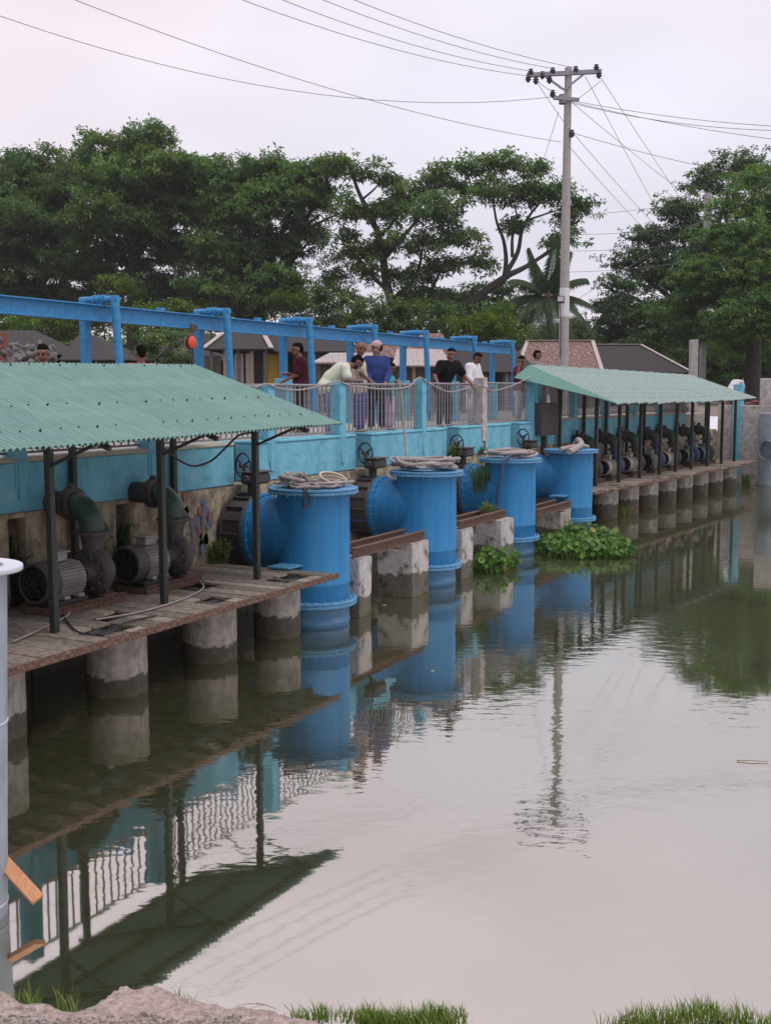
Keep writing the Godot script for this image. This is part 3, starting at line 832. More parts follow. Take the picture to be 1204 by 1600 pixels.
# ---------------------------------------------------------------- blue pipes with their valves, hoses, piers
func make_tubes() -> void:
	var barrel := MB.new()
	barrel.lathe(Transform3D(), [Vector2(0.515, 0.36), Vector2(0.515, 0.60), Vector2(0.519, 0.605), Vector2(0.515, 0.61), Vector2(0.515, 1.875)], 56)
	var top := MB.new()
	top.lathe(Transform3D(), [Vector2(0.515, 1.87), Vector2(0.635, 1.87), Vector2(0.64, 1.875), Vector2(0.64, 1.90), Vector2(0.635, 1.905), Vector2(0.60, 1.906)], 56)
	var lid := MB.new()
	lid.lathe(Transform3D(), [Vector2(0.60, 1.912), Vector2(0.63, 1.912), Vector2(0.636, 1.918), Vector2(0.636, 1.942), Vector2(0.63, 1.947), Vector2(0, 1.952)], 56)
	var low := MB.new()
	low.lathe(Transform3D(), [Vector2(0.51, 0.285), Vector2(0.605, 0.285), Vector2(0.615, 0.292), Vector2(0.615, 0.318), Vector2(0.605, 0.325), Vector2(0.60, 0.33), Vector2(0.605, 0.335), Vector2(0.615, 0.342), Vector2(0.615, 0.362), Vector2(0.605, 0.37), Vector2(0.512, 0.372)], 56)
	var base := MB.new()
	base.lathe(Transform3D(), [Vector2(0.505, -0.8), Vector2(0.505, 0.035), Vector2(0.515, 0.045), Vector2(0.515, 0.075), Vector2(0.505, 0.085), Vector2(0.505, 0.29)], 56)
	var br := MB.new()
	br.lathe(Transform3D(Basis(Vector3.RIGHT, -PI / 2), Vector3(0, 1.27, 0)), [Vector2(0.508, 0.0), Vector2(0.500, 0.40), Vector2(0.498, 0.60), Vector2(0.505, 0.74), Vector2(0.512, 0.81)], 48)
	var bf := MB.new()
	bf.lathe(Transform3D(Basis(Vector3.RIGHT, -PI / 2), Vector3(0, 1.27, 0)), [Vector2(0.505, 0.80), Vector2(0.545, 0.80), Vector2(0.55, 0.805), Vector2(0.55, 0.83), Vector2(0.545, 0.835), Vector2(0.54, 0.845), Vector2(0.55, 0.85), Vector2(0.55, 0.875), Vector2(0.545, 0.88), Vector2(0.46, 0.88)], 48)
	var told := ["blue standing pipe with a coil of cream hose on its lid beside the near deck", "blue standing pipe heaped with thick grey hoses, beside a bamboo cane", "blue standing pipe with a black hose running down its branch and weeds beside it", "blue standing pipe beside the far deck, partly hidden by floating hyacinth"]
	var spots := [13.62, 17.40, 21.42, 25.36]
	for k in 4:
		var o := thing("blue_pipe", told[k], "pipe", X1(spots[k], 8.15, 0), "blue standing pipes in the water")
		obj("barrel", barrel.mesh() if k == 0 else shared.barrel, M.tube, o)
		if k == 0: shared.barrel = o.get_child(0).mesh
		obj("base_sleeve", base, M.tube_base, o)
		var tf := obj("top_flange", top, M.tube_rim, o)
		obj("lid", lid, M.tube_rim, o)
		var lf := obj("lower_flange", low, M.tube_rim, o)
		bolts(tf, Transform3D(Basis(), Vector3(0, 1.90, 0)), 0.60, 28, M.tube_rim)
		bolts(lf, Transform3D(Basis(), Vector3(0, 0.36, 0)), 0.57, 28, M.tube_rim)
		var b := obj("branch", br, M.tube, o)
		obj("branch_flange", bf, M.tube, b)
		bolts(b, Transform3D(Basis(Vector3.RIGHT, -PI / 2), Vector3(0, 1.27, -0.82)), 0.532, 24, M.tube_rim)
		obj("foot_bracket", boxm(Vector3(0.5, 0.03, 0.34), 0.004), M.tube_rim, o, Transform3D(Basis(), Vector3(-0.62, 0.90, -0.05)))
		valve(spots[k], k)
	make_hoses(spots)

func valve(t: float, k: int) -> void:
	var told := ["black butterfly valve with a handwheel behind the pipe with the cream coil", "black butterfly valve with a handwheel behind the pipe heaped with hoses", "black valve with a handwheel behind the weedy blue pipe", "black valve with a handwheel behind the blue pipe next to the far deck"]
	var o := thing("butterfly_valve", told[k], "valve", X1(t, 9.04, 0), "valves between the blue pipes and the wall")
	var d := MB.new()
	d.lathe(Transform3D(Basis(Vector3.RIGHT, -PI / 2), Vector3(0, 1.27, 0)), [Vector2(0.40, -0.005), Vector2(0.545, -0.005), Vector2(0.55, 0.0), Vector2(0.55, 0.035), Vector2(0.50, 0.04), Vector2(0.50, 0.33), Vector2(0.55, 0.335), Vector2(0.55, 0.375), Vector2(0.46, 0.38), Vector2(0.46, 0.56)], 40)
	obj("body", d, M.iron, o)
	for j in 16:
		var a := TAU * j / 16
		var rb := Basis(Vector3.BACK, a)
		obj("rib", boxm(Vector3(0.03, 0.05, 0.29), 0.004), M.iron if j % 5 else M.volute_blue, o, Transform3D(rb, Vector3(0, 1.27, -0.185) + rb * Vector3(0, 0.522, 0)))
	var st := MB.new()
	st.cyl(Vector3(0.05, 1.72, -0.18), Vector3(0.05, 2.0, -0.18), 0.07, 0.07, 14)
	obj("stem", st, M.iron, o)
	var g := MB.new()
	g.box(Vector3(0.10, 2.03, -0.16), Vector3(0.42, 0.17, 0.26), Basis(), 0.03)
	g.box(Vector3(0.10, 2.125, -0.16), Vector3(0.46, 0.02, 0.30), Basis(), 0.006)
	g.cyl(Vector3(0.31, 2.03, -0.16), Vector3(0.36, 2.03, -0.16), 0.10, 0.10, 14)
	g.cyl(Vector3(-0.11, 2.03, -0.16), Vector3(-0.17, 2.03, -0.16), 0.06, 0.05, 14)
	obj("gearbox", g, M.iron, o)
	var hub := Vector3(0.02, 2.21, -0.31)
	var wx := Transform3D(Basis(Vector3.UP, -0.35), hub)
	var wh := MB.new()
	var ring := PackedVector3Array()
	for j in 33: ring.append(wx * Vector3(0, sin(TAU * j / 32) * 0.185, cos(TAU * j / 32) * 0.185))
	wh.tube(ring, 0.016, -1.0, 8, false)
	var hw := obj("handwheel", wh, M.dark_blue, o)
	for j in 3:
		var a := TAU * j / 3 + 0.5
		var sp := MB.new()
		sp.cyl(wx * Vector3.ZERO, wx * Vector3(0, sin(a) * 0.18, cos(a) * 0.18), 0.018, 0.015, 8)
		obj("spoke", sp, M.dark_blue, hw)
	var ax := MB.new()
	ax.cyl(wx * Vector3(-0.06, 0, 0), wx * Vector3(0.07, 0, 0), 0.035, 0.035, 12)
	ax.cyl(hub, hub + Vector3(0.02, -0.17, 0.05), 0.025, 0.03, 10)
	obj("axle", ax, M.iron, o)

func loops(seed_: int, n: int, spread: float, y0: float, rise: float) -> Array:
	rng.seed = seed_
	var pts := []
	var a := rnd(0, TAU)
	for k in n:
		a += rnd(0.7, 1.9)
		var r := spread * rnd(0.35, 1.0)
		pts.append(Vector3(cos(a) * r, y0 + rise * rng.randf(), sin(a) * r))
	return pts

func make_hoses(spots: Array) -> void:
	# first pipe: thin ropes and a coil
	var x := X1(spots[0], 8.15, 1.952)
	var o := thing("rope_tangle", "tangle of thin grey ropes on the lid of the nearest blue pipe", "rope", x)
	o.set_meta("label", "tangle of thin grey ropes lying beside the cream coil on a pipe lid")
	for k in 9:
		var mb := MB.new()
		mb.tube(smooth(loops(70 + k, 9, 0.58, 0.02, 0.06), 6), 0.016 + 0.004 * (k % 2), -1.0, 7)
		obj("strand", mb, M.rope if k % 2 else M.hose, o)
	var hp := MB.new()
	for k in 3: hp.tube(smooth(loops(170 + k, 6, 0.22, 0.05, 0.16), 6), 0.03, -1.0, 7)
	obj("bundle", hp, M.hose, o, Transform3D(Basis(), Vector3(-0.30, 0, -0.15)))
	var c := thing("coiled_hose", "coil of cream hose lying on the lid of a blue pipe", "hose", x * Transform3D(Basis(Vector3.RIGHT, 0.25), Vector3(0.26, 0.075, 0.16)))
	for k in 3:
		var ring := PackedVector3Array()
		for j in 41: ring.append(Vector3(cos(TAU * j / 40) * (0.21 + 0.012 * k), 0.03 * k - 0.02 + 0.015 * sin(TAU * j / 40 + k), sin(TAU * j / 40) * (0.21 - 0.014 * k)))
		var mb := MB.new()
		mb.tube(ring, 0.018, -1.0, 8, false)
		obj("turn", mb, M.cream, c, Transform3D(Basis(Vector3.RIGHT, 0.12 * (k - 1)), Vector3.ZERO))
	# black cable looped off the rim
	var cb := MB.new()
	cb.tube(smooth([x * Vector3(-0.45, 0.03, 0.40), x * Vector3(-0.64, 0.02, 0.30), x * Vector3(-0.72, -0.10, 0.28), x * Vector3(-0.66, -0.22, 0.26), x * Vector3(-0.58, -0.12, 0.30), x * Vector3(-0.60, 0.01, 0.22), x * Vector3(-0.4, 0.03, 0.1)]), 0.014)
	tag(obj("cable_loop", cb, M.cable), "black cable looped over the rim of the pipe with the cream coil", "cable")
	# second pipe: heap of thick hoses
	o = thing("hose_heap", "heap of thick grey hoses piled on a blue pipe lid", "hose", X1(spots[1], 8.15, 1.952))
	for k in 9:
		var mb := MB.new()
		mb.tube(smooth(loops(90 + k * 3, 12, 0.60, 0.03 + 0.012 * k, 0.11), 7), 0.030 - 0.005 * (k % 3), -1.0, 9)
		obj("hose_loop", mb, M.hose if k % 3 else M.rope, o)
	# third pipe: hose ends and one running down the branch
	o = thing("hose_ends", "grey hose ends lying across the lid of the weedy blue pipe", "hose", X1(spots[2], 8.15, 1.952))
	for k in 6:
		var mb := MB.new()
		mb.tube(smooth(loops(130 + k, 8, 0.56, 0.03 + 0.012 * k, 0.09), 7), 0.028, -1.0, 8)
		obj("hose_loop", mb, M.hose, o)
	var dn := MB.new()
	var x3 := X1(spots[2], 8.15, 0)
	dn.tube(smooth([x3 * Vector3(0.1, 2.02, 0.2), x3 * Vector3(-0.35, 2.06, 0.25), x3 * Vector3(-0.68, 1.95, 0.15), x3 * Vector3(-0.80, 1.60, 0.1), x3 * Vector3(-0.83, 1.2, 0.05), x3 * Vector3(-0.83, 0.8, 0.1)]), 0.035, -1.0, 9)
	tag(obj("hanging_hose", dn, M.dark_blue), "dark hose hanging down beside the branch of the weedy blue pipe", "hose")
	# fourth pipe: one thick hose
	o = thing("thick_hose", "thick pale hose laid over the lid of the blue pipe by the far deck", "hose", X1(spots[3], 8.15, 1.952))
	for q in [[[Vector3(-0.9, -0.02, 0.25), Vector3(-0.45, 0.06, 0.3), Vector3(0.0, 0.12, 0.25), Vector3(0.25, 0.20, 0.1), Vector3(0.42, 0.13, 0.0), Vector3(0.5, 0.02, -0.1)], 0.07], [[Vector3(-0.8, 0.02, 0.0), Vector3(-0.3, 0.06, 0.1), Vector3(0.2, 0.07, 0.2), Vector3(0.5, 0.03, 0.25)], 0.05]]:
		var mb := MB.new()
		mb.tube(smooth(q[0]), q[1], -1.0, 10)
		obj("length", mb, M.hose, o)

# concrete column with a wet, weedy foot whose outline is ragged
func wet(h: float, a: float, seed_: float, line: float) -> Color:
	var edge := line + 0.06 * noise.get_noise_2d(a * 60.0 + seed_ * 31.0, seed_ * 17.0) + 0.03 * noise.get_noise_2d(a * 240.0, seed_ * 9.0)
	if h > edge: return Color(1, 1, 1)
	return Color(0.25, 0.24, 0.20) if h > 0.05 + 0.05 * noise.get_noise_2d(a * 150.0, seed_ + 40.0) else Color(0.27, 0.27, 0.17)

func column_mesh(r: float, top: float, seed_: float, line: float) -> MB:
	var mb := MB.new()
	var seg := 48
	var rows := int((top + 0.7) / 0.02)
	for j in rows + 1:
		var h := -0.7 + (top + 0.7) * j / rows
		for i in seg + 1:
			var a := TAU * i / seg
			var d := Vector3(cos(a), 0, sin(a))
			mb.col = wet(h, cos(a) * 2.0 + sin(a), seed_, line)
			mb.vert(d * (r + 0.004 * noise.get_noise_3d(d.x * 80, h * 80, d.z * 80 + seed_ * 9)) + Vector3(0, h, 0), d)
	for j in rows:
		for i in seg:
			var q := j * (seg + 1) + i
			mb.ix.append_array([q, q + 1, q + seg + 1, q + 1, q + seg + 2, q + seg + 1])
	mb.col = Color.WHITE
	mb.lathe(Transform3D(), [Vector2(r, top), Vector2(0, top + 0.001)], seg)
	return mb

func pier_mesh(s: Vector3, seed_: float, line: float) -> MB:
	# square pier, origin at the water in the middle
	var mb := MB.new()
	var n := 22
	var rows := int((s.y + 0.5) / 0.022)
	var per := []
	for i in n: per.append([Vector3(lerpf(-s.x, s.x, float(i) / n) * 0.5, 0, s.z * 0.5), Vector3.BACK])
	for i in n: per.append([Vector3(s.x * 0.5, 0, lerpf(s.z, -s.z, float(i) / n) * 0.5), Vector3.RIGHT])
	for i in n: per.append([Vector3(lerpf(s.x, -s.x, float(i) / n) * 0.5, 0, -s.z * 0.5), Vector3.FORWARD])
	for i in n: per.append([Vector3(-s.x * 0.5, 0, lerpf(-s.z, s.z, float(i) / n) * 0.5), Vector3.LEFT])
	per.append(per[0])
	for j in rows + 1:
		var h := -0.5 + (s.y + 0.5) * j / rows
		for i in per.size():
			var p: Vector3 = per[i][0]
			mb.col = wet(h, p.x * 5.0 + p.z * 3.0, seed_, line)
			var chip := maxf(0.0, noise.get_noise_3d(p.x * 130 + seed_ * 50, h * 130, p.z * 130)) * 0.02
			var k := 1.0 - chip / s.x - (0.03 if j == rows else 0.0)
			mb.vert(Vector3(p.x * k, h, p.z * k), (per[i][1] as Vector3))
	for j in rows:
		for i in per.size() - 1:
			var q := j * per.size() + i
			mb.ix.append_array([q, q + per.size(), q + 1, q + 1, q + per.size(), q + per.size() + 1])
	mb.col = Color.WHITE
	mb.face([Vector3(-s.x, 2 * s.y, -s.z) * 0.5, Vector3(s.x, 2 * s.y, -s.z) * 0.5, Vector3(s.x, 2 * s.y, s.z) * 0.5, Vector3(-s.x, 2 * s.y, s.z) * 0.5], Vector3.UP)
	return mb

func make_piers() -> void:
	var list := [[14.20, 14.58, 7.72, 8.40, 0.86, "white flaking concrete pier standing just past the pipe with the cream coil"], [16.02, 16.62, 7.74, 8.38, 0.86, "white flaking concrete pier standing just before the pipe heaped with hoses"], [18.02, 18.52, 7.74, 8.40, 0.86, "white flaking concrete pier just past the pipe heaped with hoses"], [19.72, 20.36, 7.66, 8.48, 0.86, "white flaking concrete pier overgrown with weeds before the third pipe"], [23.72, 24.42, 7.82, 8.60, 0.68, "dark mossy concrete pier before the pipe by the far deck"]]
	list[3][5] = "white flaking concrete pier with a weed growing on its top"
	for k in list.size():
		var q: Array = list[k]
		var o := obj("concrete_pier", pier_mesh(Vector3(q[1] - q[0], q[4], q[3] - q[2]), k + 1.0, 0.36 if k % 2 else 0.28), M.pier if k < 4 else M.pile, null, X1((q[0] + q[1]) * 0.5, (q[2] + q[3]) * 0.5, 0))
		tag(o, q[5], "pier", "concrete piers between the blue pipes")
	var spans := [[14.22, 16.70, "between the first and second blue pipe"], [18.10, 20.42, "between the second pipe and the weedy one"], [22.2, 24.5, "in front of the pipe by the far deck"]]
	for s in spans:
		for p in [7.86, 8.22]:
			var mb := MB.new()
			var h: float = 0.935 if s[0] < 22 else 0.755
			ibeam(mb, fr(s[0], p, h), fr(s[1], p, h), 0.10, 0.145)
			var o := obj("steel_beam", mb, M.rust)
			tag(o, ("rusty I-beam on the water side, laid " if p < 8.0 else "rusty I-beam on the wall side, laid ") + s[2], "beam", "rusty beams " + s[2])
		var cr := MB.new()
		var h2: float = 1.02 if s[0] < 22 else 0.84
		ibeam(cr, fr(s[0] + 1.35, 7.70, h2 - 0.17), fr(s[0] + 1.35, 8.9, h2 - 0.17), 0.09, 0.018)
		tag(obj("cross_plate", cr, M.rust), "short rusty plate under the beams " + s[2], "plate")

# ---------------------------------------------------------------- decks on their piles
func pump_deck(called: String, label: String, origin: Transform3D, x0: float, x1: float, deep: float, gaps: Array, ragged: float, seed_: int) -> void:
	# local: x along the wall, z toward the water, the front edge at z = 0, the boards' top at y = 0
	rng.seed = seed_
	var o := thing(called, label, "deck", origin)
	var x := x0
	while x < x1 - 0.05:
		var w := minf(rnd(0.19, 0.30), x1 - x)
		var parts := [[-deep, -0.035]]
		for g in gaps:
			if x + w * 0.5 > g[0] and x + w * 0.5 < g[1]:
				parts = [[-deep, -g[3]], [-g[2], -0.035]]
		for q in parts:
			var off := rnd(-ragged, ragged)
			var m := MB.new()
			var tw := Basis(Vector3.UP, rnd(-0.012, 0.012)) * Basis(Vector3.BACK, rnd(-0.014, 0.014))
			m.box(Vector3.ZERO, Vector3(w - rnd(0.008, 0.032), 0.034, q[1] - q[0] + off), Basis(), 0.005)
			obj("plank", m, M.plank[rng.randi() % 4], o, Transform3D(tw, Vector3(x + w * 0.5, -0.017 + rnd(-0.006, 0.006), (q[0] + q[1]) * 0.5 + off * 0.5)))
		x += w
	var e := MB.new()
	e.box(Vector3((x0 + x1) * 0.5, -0.035, -0.02), Vector3(x1 - x0, 0.075, 0.035), Basis(), 0.006)
	obj("edge_angle", e, M.rust, o)
	for z in [-0.45, -1.0, -deep + 0.15]:
		var j := MB.new()
		j.box(Vector3((x0 + x1) * 0.5, -0.083, z), Vector3(x1 - x0 - 0.02, 0.085, 0.08), Basis(), 0.006)
		obj("joist", j, M.dark_steel, o)  # dark tone also stands in for shade below the boards
	var bx := x0 + 0.2
	while bx < x1 - 0.1:
		obj("added_dark_bearer", boxm(Vector3(0.14, 0.05, deep - 0.08), 0.004), M.wet, o, Transform3D(Basis(), Vector3(bx, -0.062, -deep * 0.5 - 0.02)))  # added crosspieces, shade put into their colour to blacken the underside
		bx += 0.36

func make_decks() -> void:
	pump_deck("near_deck", "weathered plank deck carrying two pumps under the near green roof", X1(0, 7.35, 0.87), 3.5, 12.95, 2.08, [[8.45, 8.98, 0.16, 0.52], [10.22, 10.80, 0.20, 0.55], [11.9, 12.5, 0.22, 0.62], [11.05, 11.4, 0.85, 1.3], [9.1, 9.5, 0.62, 0.9]], 0.03, 31)
	pump_deck("far_deck", "ragged plank deck carrying a row of pumps under the far roof", X2(0, 0, 0.87), -0.25, 14.6, 1.74, [[2.1, 2.5, 0.2, 0.5], [5.2, 5.6, 0.2, 0.5]], 0.12, 32)
	var ts := [5.9, 7.62, 9.45, 11.18, 12.72]
	for k in ts.size():
		var o := obj("concrete_pile", column_mesh(0.335 if k < 4 else 0.32, 0.745, k + 3.0, 0.22 if k != 4 else 0.30), M.pile, null, X1(ts[k], 8.2, 0))
		tag(o, ["round concrete pile under the near deck", "round concrete pile under the near deck behind the grey pipe", "round concrete pile of the near deck below the first pump", "round concrete pile of the near deck below the second pump", "round concrete pile at the end of the near deck touching the first blue pipe"][k], "pile", "concrete piles under the near deck")
	for k in 8:
		var s := s_of([947, 980, 1011, 1040, 1066, 1091, 1114, 1136][k], 0.75)
		var o := obj("concrete_pile", column_mesh(0.34, 0.745, k + 20.0, 0.34), M.pile, null, X2(s, 0.75, 0))
		tag(o, "%s round concrete pile of the far deck, counted from the last blue pipe" % ["first", "second", "third", "fourth", "fifth", "sixth", "seventh", "last"][k], "pile", "concrete piles under the far deck")

# ---------------------------------------------------------------- sheds
func sheet_mesh(wide: float, long: float, seed_: int) -> ArrayMesh:
	var key := "sheet%.2f_%.2f_%d" % [wide, long, seed_]
	if shared.has(key): return shared[key]
	rng.seed = 500 + seed_
	var mb := MB.new()
	var waves := int(wide / 0.076)
	var nx := waves * 8
	var nz := 8
	var amp := 0.018
	var dent := rnd(0.0, 0.012)
	for j in nz + 1:
		for i in nx + 1:
			var u := float(i) / nx
			var v := float(j) / nz
			var ph := u * waves * TAU
			var y := absf(sin(ph * 0.5)) * amp * 2.0 - amp - dent * sin(PI * v) * (0.6 + 0.4 * sin(u * 5.0))
			mb.vert(Vector3((u - 0.5) * wide, y, v * long), Vector3(-cos(ph * 0.5) * signf(sin(ph * 0.5) + 1e-4) * amp * waves * TAU / wide * (0.0 if i % 8 == 0 else 1.0), 1, 0).normalized())
	for j in nz:
		for i in nx:
			var q := j * (nx + 1) + i
			mb.ix.append_array([q, q + 1, q + nx + 1, q + 1, q + nx + 2, q + nx + 1])
	shared[key] = mb.mesh()
	return shared[key]

func screw_mesh() -> ArrayMesh:
	if not shared.has("screw"):
		var mb := MB.new()
		mb.lathe(Transform3D(), [Vector2(0.017, 0.0), Vector2(0.015, 0.006), Vector2(0.008, 0.009), Vector2(0.006, 0.024), Vector2(0, 0.026)], 8)
		shared.screw = mb.mesh()
	return shared.screw

func sheet_place(a: Vector3, b: Vector3, along: Vector3) -> Transform3D:
	# a: middle of the upper edge, b: middle of the lower edge
	var z := (b - a).normalized()
	var y := z.cross(along).normalized()
	if y.y < 0: y = -y
	return Transform3D(Basis(y.cross(z), y, z), a)

func make_near_shed() -> void:
	var x := X1(0, 7.2, 0)       # local: x = t, z: eave 0, back -2.3
	var o := thing("near_pump_shed", "open pump shed with a green corrugated roof on thin dark posts over the near deck", "shed", x)
	var eave := func(t: float) -> float: return 2.80 + (t - 6.9) * 0.0145
	var back := func(t: float) -> float: return 3.60 + (t - 9.1) * 0.016
	rng.seed = 77
	var w := 0.76
	var n := 12
	for k in n:
		var t := 12.70 - w * 0.5 - k * w
		var drop := rnd(-0.012, 0.012) + 0.004 * (k % 2)
		var a := Vector3(t, back.call(t) + 0.004 * (k % 2), -2.32)
		var b := Vector3(t, eave.call(t) + 0.004 * (k % 2), drop)
		var xf := sheet_place(a, b, Vector3(1, 0.015, 0))
		var l := a.distance_to(b)
		var sh := obj("roof_sheet", sheet_mesh(0.836, 2.47, k % 3), M.roof_b if k in [1, 4, 5, 9] else M.roof, o, xf)
		for row in [0.035, 0.57, 0.84]:
			for c in 3:
				if rng.randf() < 0.10: continue
				var cx := -0.285 + c * 0.266
				var tl := Basis(Vector3.RIGHT, rnd(-0.4, 0.4)) * Basis(Vector3.BACK, rnd(-0.4, 0.4))
				obj("screw", screw_mesh(), M.rubber, sh, Transform3D(tl, Vector3(cx, 0.006, 2.47 * row + rnd(-0.012, 0.012))))
	for q in [[0.06, 0.05], [0.5, 0.05], [0.93, 0.05]]:
		var mb := MB.new()
		var a := Vector3(3.7, lerpf(back.call(3.7), eave.call(3.7), q[0]) - 0.045, lerpf(-2.32, 0.0, q[0]))
		var b := Vector3(12.60, lerpf(back.call(12.6), eave.call(12.6), q[0]) - 0.045, lerpf(-2.32, 0.0, q[0]))
		mb.beam(a, b, 0.05, 0.05, 0.004)
		obj("purlin", mb, M.dark_steel, o)
	for t in [6.62, 8.37, 10.12, 12.03]:
		var zf := -0.86
		var zb := -2.17
		var hf: float = lerpf(eave.call(t), back.call(t), 0.86 / 2.32) - 0.105
		var hb: float = lerpf(eave.call(t), back.call(t), 2.17 / 2.32) - 0.105
		obj("post", boxm(Vector3(0.075, hf - 0.87, 0.075), 0.006), M.dark_steel, o, Transform3D(Basis(Vector3.BACK, 0.006), Vector3(t, (hf + 0.87) * 0.5, zf)))
		obj("post", boxm(Vector3(0.075, hb - 0.87, 0.075), 0.006), M.dark_steel, o, Transform3D(Basis(), Vector3(t, (hb + 0.87) * 0.5, zb)))
		var mb := MB.new()
		mb.beam(Vector3(t, lerpf(eave.call(t), back.call(t), 0.03) - 0.095, -0.07), Vector3(t, back.call(t) - 0.095, -2.3), 0.05, 0.05, 0.004)
		obj("rafter", mb, M.dark_steel, o)
		var br := MB.new()
		br.beam(Vector3(t, hf - 0.45, zf), Vector3(t, lerpf(eave.call(t), back.call(t), 0.1) - 0.1, -0.23), 0.03, 0.03)
		obj("brace", br, M.dark_steel, o)
	# cable slung under the roof
	var cb := MB.new()
	cb.tube(smooth([on_p(246, 690, 8.1), on_p(262, 706, 8.3), on_p(285, 722, 8.5), on_p(305, 728, 8.6), on_p(330, 720, 8.5), on_p(352, 700, 8.3), on_p(372, 681, 8.1), on_p(392, 676, 8.06)]), 0.014)
	tag(obj("slung_cable", cb, M.cable), "black cable slung between two posts under the near roof", "cable")

func make_far_shed() -> void:
	var o := thing("far_pump_shed", "long open pump shed with a dusty green roof over the far deck", "shed", X2(0, 0, 0))
	# local: x = s, z toward the water; corners come from the photograph's roof corners
	var inv := X2(0, 0, 0).affine_inverse()
	var d := func(x: float, y: float, q: float) -> Vector3:
		var r := ray(x, y)
		var k: float = (q + A2.dot(P2)) / r.dot(P2)
		return inv * (Vector3(0, EYE, 0) + r * k)
	var e0: Vector3 = d.call(964, 630, -0.15)
	var e1: Vector3 = d.call(1182, 622, -0.15)
	var b0: Vector3 = d.call(826, 570, 2.15)
	var b1: Vector3 = d.call(1077, 586, 2.15)
	var n := 17
	rng.seed = 78
	for k in n:
		var u := (k + 0.5) / n
		var a := b0.lerp(b1, u) + Vector3(0, 0.004 * (k % 2) + rnd(-0.004, 0.004), 0)
		var b := e0.lerp(e1, u) + Vector3(0, 0.004 * (k % 2) - 0.05 * sin(PI * u) + rnd(-0.012, 0.012), 0)
		var xf := sheet_place(a, b, Vector3(1, 0, 0))
		var sh := obj("roof_sheet", sheet_mesh(0.912, 2.48, k % 3), M.roof_far, o, xf * Transform3D(Basis.from_scale(Vector3(((b1 - b0).length() / n + 0.04) / 0.912, 1, a.distance_to(b) / 2.48)), Vector3.ZERO))
		for row in [0.62, 0.86]:
			for c in 3:
				obj("screw", screw_mesh(), M.rubber, sh, Transform3D(Basis(), Vector3(-0.3 + c * 0.3, 0.006, 2.48 * row)))
	# the drooping first sheet, brighter green
	var f := MB.new()
	var p0 := b0 + Vector3(-0.05, -0.01, 0.02)
	var p1: Vector3 = d.call(802, 590, 1.75)
	var p2: Vector3 = d.call(935, 622, 0.05)
	var p3 := e0 + Vector3(-0.02, -0.01, 0)
	var rows := 56
	for j in rows + 1:
		var v := float(j) / rows
		for i in 5:
			var u := i / 4.0
			var q := p0.lerp(p3, u).lerp(p1.lerp(p2, u), v)
			var ph := v * 9.0 * TAU
			f.vert(q + Vector3(0, sin(ph) * 0.012, 0), Vector3(-0.25 - 0.4 * cos(ph), 1, 0.3).normalized())
	for j in rows:
		for i in 4:
			var q := j * 5 + i
			f.ix.append_array([q, q + 1, q + 5, q + 1, q + 6, q + 5])
	obj("drooping_sheet", f, M.roof_bright, o)
	for q in [0.08, 0.5, 0.94]:
		var mb := MB.new()
		mb.beam(b0.lerp(e0, q) - Vector3(0, 0.09, 0), b1.lerp(e1, q) - Vector3(0, 0.09, 0), 0.05, 0.05)
		obj("purlin", mb, M.dark_steel, o)
	var cols := [931, 967, 1000, 1031, 1056, 1080, 1105, 1127, 1147]
	for k in cols.size():
		var s := s_of(cols[k], 0.62)
		var u := clampf((s - e0.x) / (e1.x - e0.x), 0.0, 1.0)
		var hf: float = lerpf(lerpf(e0.y, b0.y, 0.32), lerpf(e1.y, b1.y, 0.32), u) - 0.17
		obj("post", boxm(Vector3(0.085, hf - 0.87, 0.085), 0.006), M.dark_steel, o, Transform3D(Basis(Vector3.BACK, rnd(-0.01, 0.01)), Vector3(s, (hf + 0.87) * 0.5, -0.62)))
		obj("post", boxm(Vector3(0.085, hf - 0.40, 0.085), 0.006), M.dark_steel, o, Transform3D(Basis(), Vector3(s, (hf + 0.60 + 0.87) * 0.5, -1.64)))
	# railing of the far walkway
	for k in 5:
		railing(X2(0.85 + k * 2.25, 1.86, 0), 2.05, 2.66, 3.42, "%s grey railing panel on the far wall, counted from the switch cabinet" % ["first", "second", "third", "fourth", "last"][k], "railings on the far wall", M.railing, 0.1)
		var po := thing("far_pillar", "%s turquoise pillar of the far wall railing, counted from the switch cabinet" % ["first", "second", "third", "fourth", "last"][k], "pillar", X2(0.74 + k * 2.25, 1.85, 2.4), "far railing pillars")
		obj("shaft", boxm(Vector3(0.2, 1.1, 0.2), 0.01), M.blue_wall, po, Transform3D(Basis(), Vector3(0, 0.55, 0)))
	# the switch cabinet in the dark corner of the shed
	var cab := thing("switch_cabinet", "dark metal switch cabinet in the shaded corner of the far shed", "cabinet", X2(0.55, 1.52, 2.3))
	obj("box", boxm(Vector3(1.0, 0.8, 0.3), 0.01), M.iron, cab, Transform3D(Basis(), Vector3(0, 0.3, 0)))
	obj("support", boxm(Vector3(0.12, 1.3, 0.12), 0.01), M.iron, cab, Transform3D(Basis(), Vector3(0.1, -0.78, -0.05)))
	var lamp := MB.new()
	lamp.cyl(Vector3(-0.25, 0.9, 0.2), Vector3(-0.25, 0.72, 0.2), 0.03, 0.045, 10)
	obj("bulb", lamp, M.white, cab)

# ---------------------------------------------------------------- pumps
func elbow_path(r: float, from: Vector3, up: float, run: float) -> PackedVector3Array:
	var p := PackedVector3Array([from, from + Vector3(0, up, 0)])
	for k in range(1, 9):
		var a := PI / 2 * k / 8
		p.append(from + Vector3(0, up + sin(a) * r, -(1.0 - cos(a)) * r))
	p.append(from + Vector3(0, up + r, -r - run))
	return p

